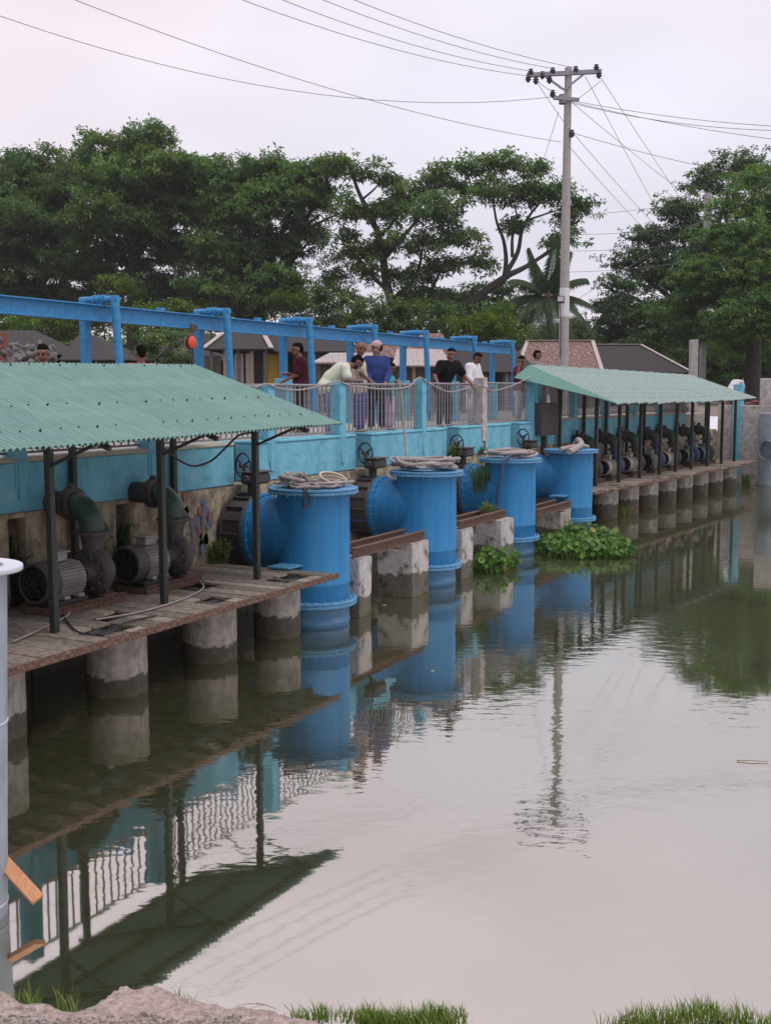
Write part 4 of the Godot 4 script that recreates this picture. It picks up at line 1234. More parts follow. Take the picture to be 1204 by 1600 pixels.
func pump(called: String, label: String, xf: Transform3D, mm: Material, em: Material, vm: Material, reach: float, group := "") -> void:
	# local: x = shaft axis (fan end first), y = up from the deck, z = toward the water
	var o := thing(called, label, "pump", xf, group)
	o.transform = xf * Transform3D(Basis.from_scale(Vector3.ONE * 0.93), Vector3.ZERO)
	var Y := 0.385
	if not shared.has("pump_motor"):
		var b := MB.new()
		b.lathe(Transform3D(Basis(Vector3.BACK, -PI / 2), Vector3(-0.36, Y, 0)), [Vector2(0.20, 0.0), Vector2(0.215, 0.02), Vector2(0.215, 0.50), Vector2(0.19, 0.54), Vector2(0.09, 0.56), Vector2(0.07, 0.62), Vector2(0, 0.62)], 32)
		shared.pump_motor = b.mesh()
		var c := MB.new()
		c.lathe(Transform3D(Basis(Vector3.BACK, -PI / 2), Vector3(-0.50, Y, 0)), [Vector2(0.208, 0.004), Vector2(0.228, 0.0), Vector2(0.24, 0.014), Vector2(0.245, 0.05), Vector2(0.245, 0.22), Vector2(0.225, 0.225)], 32)
		shared.pump_cowl = c.mesh()
		var g := MB.new()
		for rr in [0.04, 0.08, 0.12, 0.16, 0.20]:
			var ring := PackedVector3Array()
			for j in 29: ring.append(Vector3(-0.495, Y + sin(TAU * j / 28) * rr, cos(TAU * j / 28) * rr))
			g.tube(ring, 0.005, -1.0, 5, false)
		for j in 6: g.cyl(Vector3(-0.495, Y, 0), Vector3(-0.495, Y + sin(TAU * j / 6) * 0.18, cos(TAU * j / 6) * 0.21), 0.006, 0.006, 5)
		shared.pump_grille = g.mesh()
		var fb := MB.new()
		for j in 7:
			var a := TAU * j / 7
			fb.box(Vector3(-0.44, Y + sin(a) * 0.1, cos(a) * 0.1), Vector3(0.05, 0.012, 0.15), Basis(Vector3.RIGHT, -a + PI / 2 + PI / 2), 0.0)
		fb.cyl(Vector3(-0.47, Y, 0), Vector3(-0.40, Y, 0), 0.05, 0.05, 12)
		shared.pump_fan = fb.mesh()
		var fin := MB.new()
		for j in 40:
			var a := TAU * j / 40
			if sin(a) > 0.86 or sin(a) < -0.80: continue
			var bb := Basis(Vector3.RIGHT, a)
			fin.box(Vector3(-0.08, Y, 0) + bb * Vector3(0, 0, -0.232), Vector3(0.40, 0.008, 0.042), bb, 0.0)
		shared.pump_fins = fin.mesh()
		var tb := MB.new()
		tb.box(Vector3(-0.13, Y + 0.275, 0.03), Vector3(0.17, 0.10, 0.17), Basis(), 0.012)
		shared.pump_tbox = tb.mesh()
		shared.pump_lid = boxm(Vector3(0.23, 0.025, 0.22), 0.008).mesh()
		shared.pump_foot = boxm(Vector3(0.10, 0.05, 0.12), 0.012).mesh()
		var bh := MB.new()
		bh.lathe(Transform3D(Basis(Vector3.BACK, -PI / 2), Vector3(0.20, Y, 0)), [Vector2(0, 0), Vector2(0.085, 0), Vector2(0.085, 0.07), Vector2(0.05, 0.075), Vector2(0.05, 0.11), Vector2(0.10, 0.115), Vector2(0.115, 0.17), Vector2(0.14, 0.2), Vector2(0.19, 0.215), Vector2(0.19, 0.245), Vector2(0.13, 0.25)], 24)
		shared.pump_bearing = bh.mesh()
		# volute: a snail whose tube swells towards the outlet
		var vo := MB.new()
		for j in 37:
			var a := -PI * 0.5 + TAU * j / 36.0
			var rr := 0.075 + 0.055 * j / 36.0
			var cen := Vector3(0.52, Y + sin(a) * 0.215, cos(a) * 0.215)
			var outd := Vector3(0, sin(a), cos(a))
			for i in 13:
				var b2 := TAU * i / 12
				var nd := outd * cos(b2) + Vector3.RIGHT * sin(b2)
				vo.vert(cen + nd * rr, nd)
		for j in 36:
			for i in 12:
				var q := j * 13 + i
				vo.ix.append_array([q, q + 13, q + 1, q + 1, q + 13, q + 14])
		vo.cyl(Vector3(0.43, Y, 0), Vector3(0.60, Y, 0), 0.22, 0.22, 28)
		vo.cyl(Vector3(0.60, Y, 0), Vector3(0.67, Y, 0), 0.13, 0.13, 20)
		vo.cyl(Vector3(0.67, Y, 0), Vector3(0.70, Y, 0), 0.20, 0.20, 24)
		for j in 10: vo.box(Vector3(0.425, Y + sin(TAU * j / 10) * 0.2, cos(TAU * j / 10) * 0.2), Vector3(0.05, 0.045, 0.045), Basis(Vector3.RIGHT, -TAU * j / 10), 0.01)
		shared.pump_volute = vo.mesh()
		var oc := MB.new()
		oc.lathe(Transform3D(Basis(), Vector3(0.52, Y + 0.1, 0)), [Vector2(0.10, 0.0), Vector2(0.115, 0.15), Vector2(0.155, 0.36), Vector2(0.155, 0.375), Vector2(0.235, 0.378), Vector2(0.235, 0.408), Vector2(0.0, 0.41)], 24)
		shared.pump_cone = oc.mesh()
		var fr_ := MB.new()
		for z in [-0.26, 0.26]: ibeam(fr_, Vector3(-0.40, 0.055, z), Vector3(0.78, 0.055, z), 0.08, 0.11)
		for xx in [-0.38, 0.2, 0.72]: fr_.box(Vector3(xx, 0.05, 0), Vector3(0.06, 0.08, 0.44))
		shared.pump_frame = fr_.mesh()
		shared.pump_plinth = boxm(Vector3(0.56, 0.055, 0.44), 0.008).mesh()
		var vf := MB.new()
		for z in [-0.2, 0.2]:
			vf.beam(Vector3(0.50, 0.112, z * 1.05), Vector3(0.52, Y - 0.14, z * 0.62), 0.10, 0.035, 0.006, Vector3.RIGHT)
			vf.box(Vector3(0.51, 0.122, z * 1.1), Vector3(0.22, 0.022, 0.12), Basis(), 0.004)
		shared.pump_vfoot = vf.mesh()
	obj("base_frame", shared.pump_frame, M.rust, o)
	obj("plinth", shared.pump_plinth, M.dark_steel, o, Transform3D(Basis(), Vector3(-0.10, 0.139, 0)))
	var mo := obj("motor", shared.pump_motor, mm, o)
	obj("cooling_fins", shared.pump_fins, mm, mo)
	for q in [[-0.2, 0.19], [0.04, 0.19], [-0.2, -0.19], [0.04, -0.19]]:
		obj("foot", shared.pump_foot, mm, mo, Transform3D(Basis(), Vector3(q[0], 0.193, q[1])))
	var tb2 := obj("terminal_box", shared.pump_tbox, mm, o)
	obj("lid", shared.pump_lid, mm, tb2, Transform3D(Basis(), Vector3(-0.13, Y + 0.336, 0.03)))
	var cw := obj("fan_cowl", shared.pump_cowl, M.iron if mm == M.motor else mm, o)  # near cowls: shade over the motor paint put in as darker iron
	obj("grille", shared.pump_grille, M.fan, cw)
	obj("fan", shared.pump_fan, M.fan, cw)
	obj("bearing_housing", shared.pump_bearing, M.iron, o)
	obj("volute", shared.pump_volute, vm, o)
	obj("volute_foot", shared.pump_vfoot, M.rust, o)
	var oc2 := obj("outlet_cone", shared.pump_cone, M.volute_blue if vm != M.volute else M.iron, o)
	bolts(oc2, Transform3D(Basis.from_scale(Vector3.ONE * 0.9), Vector3(0.52, Y + 0.50, 0)), 0.22, 10, M.iron)
	var el := MB.new()
	el.tube(elbow_path(0.30, Vector3(0.52, Y + 0.505, 0), 0.03, 0.0), 0.155, 0.150, 18, false)
	obj("elbow", el, em, o)
	var fl := MB.new()
	var top := Y + 0.505 + 0.33
	fl.cyl(Vector3(0.52, top, -0.26), Vector3(0.52, top, -0.31), 0.205, 0.205, 24)
	fl.cyl(Vector3(0.52, top, -0.325), Vector3(0.52, top, -0.375), 0.205, 0.205, 24)
	fl.box(Vector3(0.52, top + 0.21, -0.31), Vector3(0.12, 0.07, 0.11), Basis(), 0.015)
	var ef := obj("elbow_flange", fl, M.iron, o)
	var dp := MB.new()
	dp.cyl(Vector3(0.52, top, -0.32), Vector3(0.52, top, -reach), 0.145, 0.145, 20)
	obj("discharge_pipe", dp, M.elbow_dark if em == M.elbow_dark else M.iron, o)
	var sv := MB.new()
	sv.cyl(Vector3(0.52, top + 0.12, -reach + 0.10), Vector3(0.52, top + 0.24, -reach + 0.10), 0.045, 0.045, 12)
	sv.cyl(Vector3(0.52, top + 0.23, -reach + 0.10), Vector3(0.52, top + 0.27, -reach + 0.10), 0.06, 0.06, 12)
	obj("air_vent", sv, M.iron, o)

func make_pumps() -> void:
	pump("pump_unit", "grey motor pump on the near deck beside the grey pipe", X1(9.33, 8.82, 0.872), M.motor, M.elbow, M.volute, 0.98, "pumps on the near deck")
	pump("pump_unit", "grey motor pump with a green elbow near the painted splashes on the near deck", X1(10.82, 8.82, 0.872), M.motor, M.elbow, M.volute, 0.98, "pumps on the near deck")
	var cols := [908, 944, 977, 1010, 1036, 1066, 1090]
	for k in cols.size():
		var s := s_of(cols[k] + 6, 1.17)
		var mm: Material = [M.motor_pale, M.motor_pale, M.motor_pale, M.motor, M.motor_pale, M.motor_green, M.motor_green][k]
		var lbl: String = ["cream motor pump behind the last blue pipe under the far roof", "second cream motor pump under the far roof, counted from the last blue pipe", "third cream motor pump under the far roof, counted from the last blue pipe", "the only grey motor pump in the row under the far roof", "cream motor pump with a brighter green elbow under the far roof", "green motor pump beside the cream ones under the far roof", "green motor pump at the end of the row under the far roof"][k]
		pump("pump_unit", lbl, X2(s, 1.15, 0.872), mm, M.elbow_dark if k != 4 else M.elbow, M.volute_blue if k % 2 else M.volute, 0.60, "pumps under the far roof")
	# a loose pump casing standing at the end of the row
	# cables and loose bars on the near deck
	rng.seed = 15
	for q in [[[[20, 1003], [60, 985], [105, 962], [112, 945]], 0.012, "pale bar lying on the planks beside the first pump", true], [[[98, 960], [118, 985], [150, 990], [200, 972], [245, 962]], 0.011, "black cable trailing over the planks between the pumps", false], [[[150, 968], [210, 958], [260, 945], [300, 930], [318, 918], [312, 908]], 0.012, "thin grey cable curling over the planks past the second pump", true]]:
		var pts := []
		for p in q[0]: pts.append(on_h(p[0], p[1], 0.892))
		var mb := MB.new()
		mb.tube(smooth(pts), q[1], -1.0, 7)
		tag(obj("loose_cable", mb, M.rope if q[3] else M.cable), q[2], "cable")

# ---------------------------------------------------------------- grey pipes, loose things
func make_grey_pipes() -> void:
	var p := on_h(-42, 1428, 0.0)
	var o := thing("grey_pipe", "pale grey standing pipe with a white flanged top close to the bank", "pipe", Transform3D(Basis(Vector3.BACK, -0.034), p))
	var top: float = at_z(0, 882, -p.z).y
	var mb := MB.new()
	mb.lathe(Transform3D(), [Vector2(0.212, -1.2), Vector2(0.212, top - 0.03)], 48)
	obj("barrel", mb, M.grey_pipe, o)
	var f := MB.new()
	f.lathe(Transform3D(), [Vector2(0.19, top - 0.4), Vector2(0.19, top), Vector2(0.195, top + 0.002), Vector2(0.302, top + 0.002), Vector2(0.306, top - 0.003), Vector2(0.306, top - 0.026), Vector2(0.302, top - 0.03), Vector2(0.212, top - 0.031)], 48)
	obj("flange", f, M.white_rim, o)
	for y in [at_z(0, 1126, -p.z).y, at_z(0, 1408, -p.z).y]:
		var r := MB.new()
		r.lathe(Transform3D(), [Vector2(0.211, y - 0.006), Vector2(0.217, y - 0.004), Vector2(0.217, y + 0.004), Vector2(0.211, y + 0.006)], 48)
		obj("weld_ring", r, M.white_rim, o)
	var pk := MB.new()
	var a := at_z(-45, 1292, 6.95)
	var b := at_z(60, 1406, 6.70)
	pk.beam(a, b, 0.085, 0.03, 0.002, Vector3(0.25, 1, 0.7))
	tag(obj("timber_plank", pk, M.timber), "fresh brown timber plank sticking out of the water beside the grey pipe", "plank")
	# pipe by the end wall
	var q := on_h(1206, 757, 0.0)
	var g := thing("grey_pipe", "grey-blue standing pipe in front of the end wall beyond the far deck", "pipe", Transform3D(B2, q))
	var m2 := MB.new()
	m2.lathe(Transform3D(), [Vector2(0.505, -0.6), Vector2(0.505, 2.50), Vector2(0.48, 2.51), Vector2(0.48, 1.0)], 40)
	obj("barrel", m2, M.grey_pipe, g)
	var m3 := MB.new()
	m3.lathe(Transform3D(), [Vector2(0.50, 2.50), Vector2(0.53, 2.50), Vector2(0.53, 2.54), Vector2(0.48, 2.545)], 40)
	obj("flange", m3, M.white_rim, g)
	var m4 := MB.new()
	m4.lathe(Transform3D(Basis(Vector3.BACK, PI / 2), Vector3(0, 1.25, 0)), [Vector2(0.33, 0.2), Vector2(0.33, 0.9)], 28)
	m4.lathe(Transform3D(Basis(Vector3.BACK, -PI / 2), Vector3(0, 1.25, 0)), [Vector2(0.33, 0.2), Vector2(0.33, 2.2)], 28)
	obj("branch", m4, M.grey_pipe, g)
	# things afloat
	rng.seed = 12
	for w in [[980, 866, 0.05, "pale dead leaf afloat beside the big hyacinth clump"], [590, 938, 0.05, "green leaf afloat by a white pier"], [600, 945, 0.03, "white scrap afloat by a white pier"], [675, 1048, 0.02, "tiny white scrap afloat in front of the blue pipes"]]:
		var c := on_h(w[0], w[1], 0.006)
		var fl := MB.new()
		fl.ball(Vector3.ZERO, Vector3(w[2], 0.006, w[2] * 0.6), 10)
		fl.ball(Vector3(w[2] * 0.7, 0.002, 0.01), Vector3(w[2] * 0.5, 0.005, w[2] * 0.4), 8)
		tag(obj("floating_scrap", fl, plain("afloat", L(0.5, 0.48, 0.4) if w[0] != 590 else L(0.09, 0.22, 0.03), 0.6), null, Transform3D(Basis(Vector3.UP, rnd(0, 3)), c)), w[3], "scrap")
	var stk := MB.new()
	var sa := on_h(1150, 1188, 0.008)
	var sb := on_h(1199, 1190, 0.008)
	stk.tube(PackedVector3Array([sa, sa.lerp(sb, 0.5) + Vector3(0, 0.006, 0.01), sb]), 0.005, 0.003, 6)
	tag(obj("floating_stick", stk, M.bamboo), "thin pale stick afloat on the open water", "stick")

# ---------------------------------------------------------------- people
# bones: [a, b, radius a, radius b]; the field is meshed as surface nets
func flesh(mb: MB, bones: Array, cell: float, k: float, paint = null) -> void:
	var lo := Vector3.ONE * 1e9
	var hi := -lo
	for b in bones:
		var r: float = maxf(b[2], b[3]) + k + cell * 2.0
		lo = lo.min(b[0] - Vector3.ONE * r).min(b[1] - Vector3.ONE * r)
		hi = hi.max(b[0] + Vector3.ONE * r).max(b[1] + Vector3.ONE * r)
	var nx := int((hi.x - lo.x) / cell) + 2
	var ny := int((hi.y - lo.y) / cell) + 2
	var nz := int((hi.z - lo.z) / cell) + 2
	var g := PackedFloat32Array()
	g.resize(nx * ny * nz)
	g.fill(1.0)
	for b in bones:
		var a: Vector3 = b[0]
		var ab: Vector3 = b[1] - a
		var l2 := maxf(ab.length_squared(), 1e-8)
		var ra: float = b[2]
		var rb: float = b[3]
		var r := maxf(ra, rb) + k + cell * 1.5
		var mn := (a.min(b[1]) - Vector3.ONE * r - lo) / cell
		var mx := (a.max(b[1]) + Vector3.ONE * r - lo) / cell
		for z in range(maxi(int(mn.z), 0), mini(int(mx.z) + 2, nz)):
			for y in range(maxi(int(mn.y), 0), mini(int(mx.y) + 2, ny)):
				for x in range(maxi(int(mn.x), 0), mini(int(mx.x) + 2, nx)):
					var pa := lo + Vector3(x, y, z) * cell - a
					var h := clampf(pa.dot(ab) / l2, 0.0, 1.0)
					var d := (pa - ab * h).length() - lerpf(ra, rb, h)
					var at := (z * ny + y) * nx + x
					var old := g[at]
					var q := maxf(k - absf(old - d), 0.0) / k
					g[at] = minf(old, d) - q * q * k * 0.25
	var id := PackedInt32Array()
	id.resize(nx * ny * nz)
	id.fill(-1)
	var sy := nx
	var sz := nx * ny
	var off := [0, 1, sy, sy + 1, sz, sz + 1, sz + sy, sz + sy + 1]
	var ed := [[0, 1], [2, 3], [4, 5], [6, 7], [0, 2], [1, 3], [4, 6], [5, 7], [0, 4], [1, 5], [2, 6], [3, 7]]
	var cp := [Vector3(0, 0, 0), Vector3(1, 0, 0), Vector3(0, 1, 0), Vector3(1, 1, 0), Vector3(0, 0, 1), Vector3(1, 0, 1), Vector3(0, 1, 1), Vector3(1, 1, 1)]
	for z in nz - 1:
		for y in ny - 1:
			var row := (z * ny + y) * nx
			for x in nx - 1:
				var at := row + x
				var c := 0
				if g[at] < 0: c += 1
				if g[at + 1] < 0: c += 1
				if g[at + sy] < 0: c += 1
				if g[at + sy + 1] < 0: c += 1
				if g[at + sz] < 0: c += 1
				if g[at + sz + 1] < 0: c += 1
				if g[at + sz + sy] < 0: c += 1
				if g[at + sz + sy + 1] < 0: c += 1
				if c == 0 or c == 8: continue
				var sum := Vector3.ZERO
				var n := 0
				for e in ed:
					var v0: float = g[at + off[e[0]]]
					var v1: float = g[at + off[e[1]]]
					if (v0 < 0) != (v1 < 0):
						sum += (cp[e[0]] as Vector3).lerp(cp[e[1]], v0 / (v0 - v1))
						n += 1
				var p := lo + (Vector3(x, y, z) + sum / n) * cell
				var gr := Vector3(g[at + 1] - g[at] + g[at + sy + sz + 1] - g[at + sy + sz], g[at + sy] - g[at] + g[at + sy + sz + 1] - g[at + sz + 1], g[at + sz] - g[at] + g[at + sy + sz + 1] - g[at + sy + 1])
				if paint != null: mb.col = paint.call(p)
				id[at] = mb.vert(p, gr.normalized())
	for z in range(1, nz - 1):
		for y in range(1, ny - 1):
			for x in range(1, nx - 1):
				var at := (z * ny + y) * nx + x
				var s0 := g[at] < 0
				for ax in 3:
					var st: int = [1, sy, sz][ax]
					if (g[at + st] < 0) == s0: continue
					var u: int = [sy, sz, 1][ax]
					var w: int = [sz, 1, sy][ax]
					var a := id[at]
					var b := id[at - u]
					var c := id[at - u - w]
					var d := id[at - w]
					if a < 0 or b < 0 or c < 0 or d < 0: continue
					var face_n := (mb.v[b] - mb.v[a]).cross(mb.v[c] - mb.v[a]) + (mb.v[c] - mb.v[a]).cross(mb.v[d] - mb.v[a])
					if face_n.dot(mb.n[a] + mb.n[c]) > 0: mb.ix.append_array([a, c, b, a, d, c])
					else: mb.ix.append_array([a, b, c, a, c, d])

func person(label: String, xf: Transform3D, pose: Dictionary, wear: Dictionary) -> Node3D:
	var o := thing("person", label, "person", xf)
	# facing +z, left hand at +x
	var J := {"hip": Vector3(0, 0.90, 0), "belly": Vector3(0, 1.08, 0.01), "chest": Vector3(0, 1.27, 0), "neck": Vector3(0, 1.42, 0), "head": Vector3(0, 1.57, 0.02), "look": Vector3(0, 0, 1),
		"shL": Vector3(0.175, 1.36, 0), "shR": Vector3(-0.175, 1.36, 0), "elL": Vector3(0.225, 1.09, -0.02), "elR": Vector3(-0.225, 1.09, -0.02), "wrL": Vector3(0.235, 0.86, 0.06), "wrR": Vector3(-0.235, 0.86, 0.06),
		"knL": Vector3(0.10, 0.49, 0.03), "knR": Vector3(-0.10, 0.49, 0.03), "anL": Vector3(0.11, 0.09, -0.01), "anR": Vector3(-0.11, 0.09, -0.01)}
	for k in pose: J[k] = pose[k]
	var side := (J.shL - J.shR).normalized() as Vector3
	var body := [[J.hip + side * 0.07, J.hip - side * 0.07, 0.115, 0.115], [J.hip, J.belly, 0.125, 0.120], [J.belly - side * 0.04, J.chest - side * 0.07, 0.105, 0.11], [J.belly + side * 0.04, J.chest + side * 0.07, 0.105, 0.11], [J.shL, J.shR, 0.068, 0.068], [J.chest, J.neck, 0.11, 0.058], [J.neck, J.head, 0.054, 0.052]]
	for s in ["L", "R"]:
		var sg := 1.0 if s == "L" else -1.0
		body.append([J["sh" + s], J["el" + s], 0.056, 0.041])
		body.append([J["el" + s], J["wr" + s], 0.040, 0.026])
		var hd: Vector3 = (J["wr" + s] - J["el" + s]).normalized()
		body.append([J["wr" + s], J["wr" + s] + hd * 0.07, 0.027, 0.032])
		body.append([J.hip + side * 0.085 * sg, J["kn" + s], 0.092, 0.060])
		body.append([J["kn" + s], J["an" + s], 0.058, 0.038])
		body.append([J["an" + s] - Vector3(0, 0.045, 0.03), J["an" + s] + Vector3(0.015 * sg, -0.055, 0.15), 0.038, 0.030])
	var tone: Color = wear.get("skin", Color(1, 1, 1))
	var skin := Color(0.155 * tone.r, 0.068 * tone.g, 0.042 * tone.b)
	var mb := MB.new()
	mb.col = skin
	flesh(mb, body, 0.019, 0.035)
	# fingers, curled a little, thumb off the side of the palm
	for s in ["L", "R"]:
		var sg := 1.0 if s == "L" else -1.0
		var hd: Vector3 = (J["wr" + s] - J["el" + s]).normalized()
		var across := hd.cross(Vector3.UP if absf(hd.y) < 0.85 else Vector3(0, 0, 1)).normalized()
		var curl := hd.cross(across).normalized()
		if curl.y > 0: curl = -curl
		var w: Vector3 = J["wr" + s]
		for f in 4:
			var len: float = [0.075, 0.085, 0.080, 0.062][f]
			var root := w + hd * 0.085 + across * (f - 1.5) * 0.019
			var k1 := root + hd * len * 0.45 + curl * len * 0.10
			var k2 := k1 + hd * len * 0.30 + curl * len * 0.28
			mb.tube(PackedVector3Array([root - hd * 0.03, root, k1, k2, k2 + hd * len * 0.12 + curl * len * 0.24]), 0.0095, 0.0070, 7)
		var tr := w + hd * 0.03 - across * sg * 0.024
		mb.tube(PackedVector3Array([tr, tr + hd * 0.022 - across * sg * 0.022, tr + hd * 0.052 - across * sg * 0.026 + curl * 0.012]), 0.0115, 0.0085, 7)
	# head on its own finer grid, in its own axes
	var look := (J.look as Vector3).normalized()
	var up := (Vector3.UP - look * look.y).normalized() if absf(look.y) < 0.95 else Vector3(0, 0, 1)
	var hb := Basis(up.cross(look), up, look)
	var hx := Transform3D(hb.scaled(Vector3.ONE * 1.1), J.head + Vector3(0, 0.03, 0))
	var P := func(x: float, y: float, z: float) -> Vector3: return hx * Vector3(x, y, z)
	var head := [[P.call(0, 0.028, -0.022), P.call(0, 0.03, 0.018), 0.083, 0.078], [P.call(-0.022, -0.045, 0.030), P.call(0.022, -0.045, 0.030), 0.050, 0.050], [P.call(0, -0.085, 0.048), P.call(0, -0.06, 0.05), 0.028, 0.04], [P.call(0, 0.012, 0.088), P.call(0, -0.026, 0.108), 0.010, 0.016], [P.call(-0.082, 0.0, -0.008), P.call(-0.080, -0.03, -0.004), 0.017, 0.012], [P.call(0.082, 0.0, -0.008), P.call(0.080, -0.03, -0.004), 0.017, 0.012], [P.call(-0.032, 0.028, 0.082), P.call(0.032, 0.028, 0.082), 0.014, 0.014], [P.call(0, -0.06, -0.02), J.neck, 0.052, 0.055]]
	var inv := hx.affine_inverse()
	var dark := Color(skin.r * 0.12, skin.g * 0.16, skin.b * 0.2)
	var lips := Color(skin.r * 0.62, skin.g * 0.45, skin.b * 0.5)
	var beard: bool = wear.get("beard", false)
	flesh(mb, head, 0.0085, 0.022, func(p: Vector3) -> Color:
		var q := inv * p
		if q.z > 0.05 and absf(absf(q.x) - 0.033) < 0.015 and absf(q.y - 0.006) < 0.0075: return dark
		if q.z > 0.05 and absf(absf(q.x) - 0.033) < 0.020 and absf(q.y - 0.030) < 0.006: return dark
		if q.z > 0.06 and absf(q.x) < 0.026 and absf(q.y + 0.058) < 0.008: return lips
		if beard and q.z > 0.0 and q.y < -0.066 + absf(q.x) * 0.5 and q.y > -0.13: return Color(0.012, 0.010, 0.010) if wear.beard_dark else Color(0.20, 0.17, 0.15)
		return skin)
	obj("body", mb, M.skin, o)
	if wear.has("cap"):
		var cp := MB.new()
		flesh(cp, [[P.call(0, 0.052, -0.022), P.call(0, 0.055, 0.015), 0.090, 0.085], [P.call(-0.04, 0.062, 0.10), P.call(0.04, 0.062, 0.10), 0.012, 0.012], [P.call(-0.03, 0.060, 0.14), P.call(0.03, 0.060, 0.14), 0.010, 0.010]], 0.0095, 0.02)
		obj("cap", cp, wear.cap, o)
	var hr := MB.new()
	var bald: bool = wear.get("bald", false)
	var hb2 := [[P.call(0, 0.045, -0.030), P.call(0, 0.058, 0.012), 0.084, 0.074], [P.call(0, 0.0, -0.050), P.call(0, -0.03, -0.045), 0.070, 0.058]]
	if bald: hb2 = [[P.call(0, 0.0, -0.050), P.call(0, -0.03, -0.045), 0.072, 0.058], [P.call(-0.06, 0.0, -0.03), P.call(0.06, 0.0, -0.03), 0.035, 0.035]]
	flesh(hr, hb2, 0.0095, 0.02)
	obj("hair", hr, wear.get("hair", M.hair), o)
	# shirt
	var sh := MB.new()
	var grow: float = wear.get("loose", 0.020)
	var sb := [[J.hip + side * 0.07 + Vector3(0, wear.get("hem", 0.0), 0), J.hip - side * 0.07 + Vector3(0, wear.get("hem", 0.0), 0), 0.118 + grow, 0.118 + grow], [J.hip, J.belly, 0.125 + grow, 0.12 + grow], [J.belly - side * 0.04, J.chest - side * 0.07, 0.105 + grow, 0.11 + grow], [J.belly + side * 0.04, J.chest + side * 0.07, 0.105 + grow, 0.11 + grow], [J.shL, J.shR, 0.070 + grow * 0.7, 0.070 + grow * 0.7], [J.chest, (J.chest as Vector3).lerp(J.neck, 0.8), 0.11 + grow, 0.062 + grow * 0.5]]
	if wear.has("skirt"): sb.append([J.hip, J.hip + Vector3(0, -0.42, 0.02), 0.16, 0.20])
	for s in ["L", "R"]:
		var e: Vector3 = J["el" + s]
		if wear.get("long", false):
			sb.append([J["sh" + s], e, 0.062 + grow * 0.6, 0.050 + grow * 0.5])
			sb.append([e, (J["wr" + s] as Vector3).lerp(e, 0.08), 0.048 + grow * 0.5, 0.036 + grow * 0.5])
		else:
			sb.append([J["sh" + s], (J["sh" + s] as Vector3).lerp(e, wear.get("sleeve", 0.62)), 0.064 + grow * 0.6, 0.062 + grow * 0.7])
	flesh(sh, sb, 0.021, 0.03)
	obj("shirt", sh, wear.shirt, o)
	# trousers, or a wrapped lungi
	var tr2 := MB.new()
	var tb := []
	if wear.get("lungi", false):
		for s in ["L", "R"]:
			var sg := 1.0 if s == "L" else -1.0
			tb.append([J.hip + side * 0.06 * sg, J["kn" + s], 0.135, 0.135])
			tb.append([J["kn" + s], J["an" + s] + Vector3(0, 0.10, 0.02), 0.135, 0.120])
		tb.append([J.hip - Vector3(0, 0.2, 0), (J.anL + J.anR) * 0.5 + Vector3(0, 0.16, 0.02), 0.13, 0.12])
	else:
		tb = [[J.hip + side * 0.07, J.hip - side * 0.07, 0.127, 0.127]]
		for s in ["L", "R"]:
			var sg := 1.0 if s == "L" else -1.0
			tb.append([J.hip + side * 0.085 * sg, J["kn" + s], 0.107, 0.082])
			tb.append([J["kn" + s], J["an" + s] + Vector3(0, 0.02, 0), 0.080, 0.064])
	flesh(tr2, tb, 0.022, 0.03)
	obj("lungi" if wear.get("lungi", false) else "trousers", tr2, wear.legs, o)
	return o

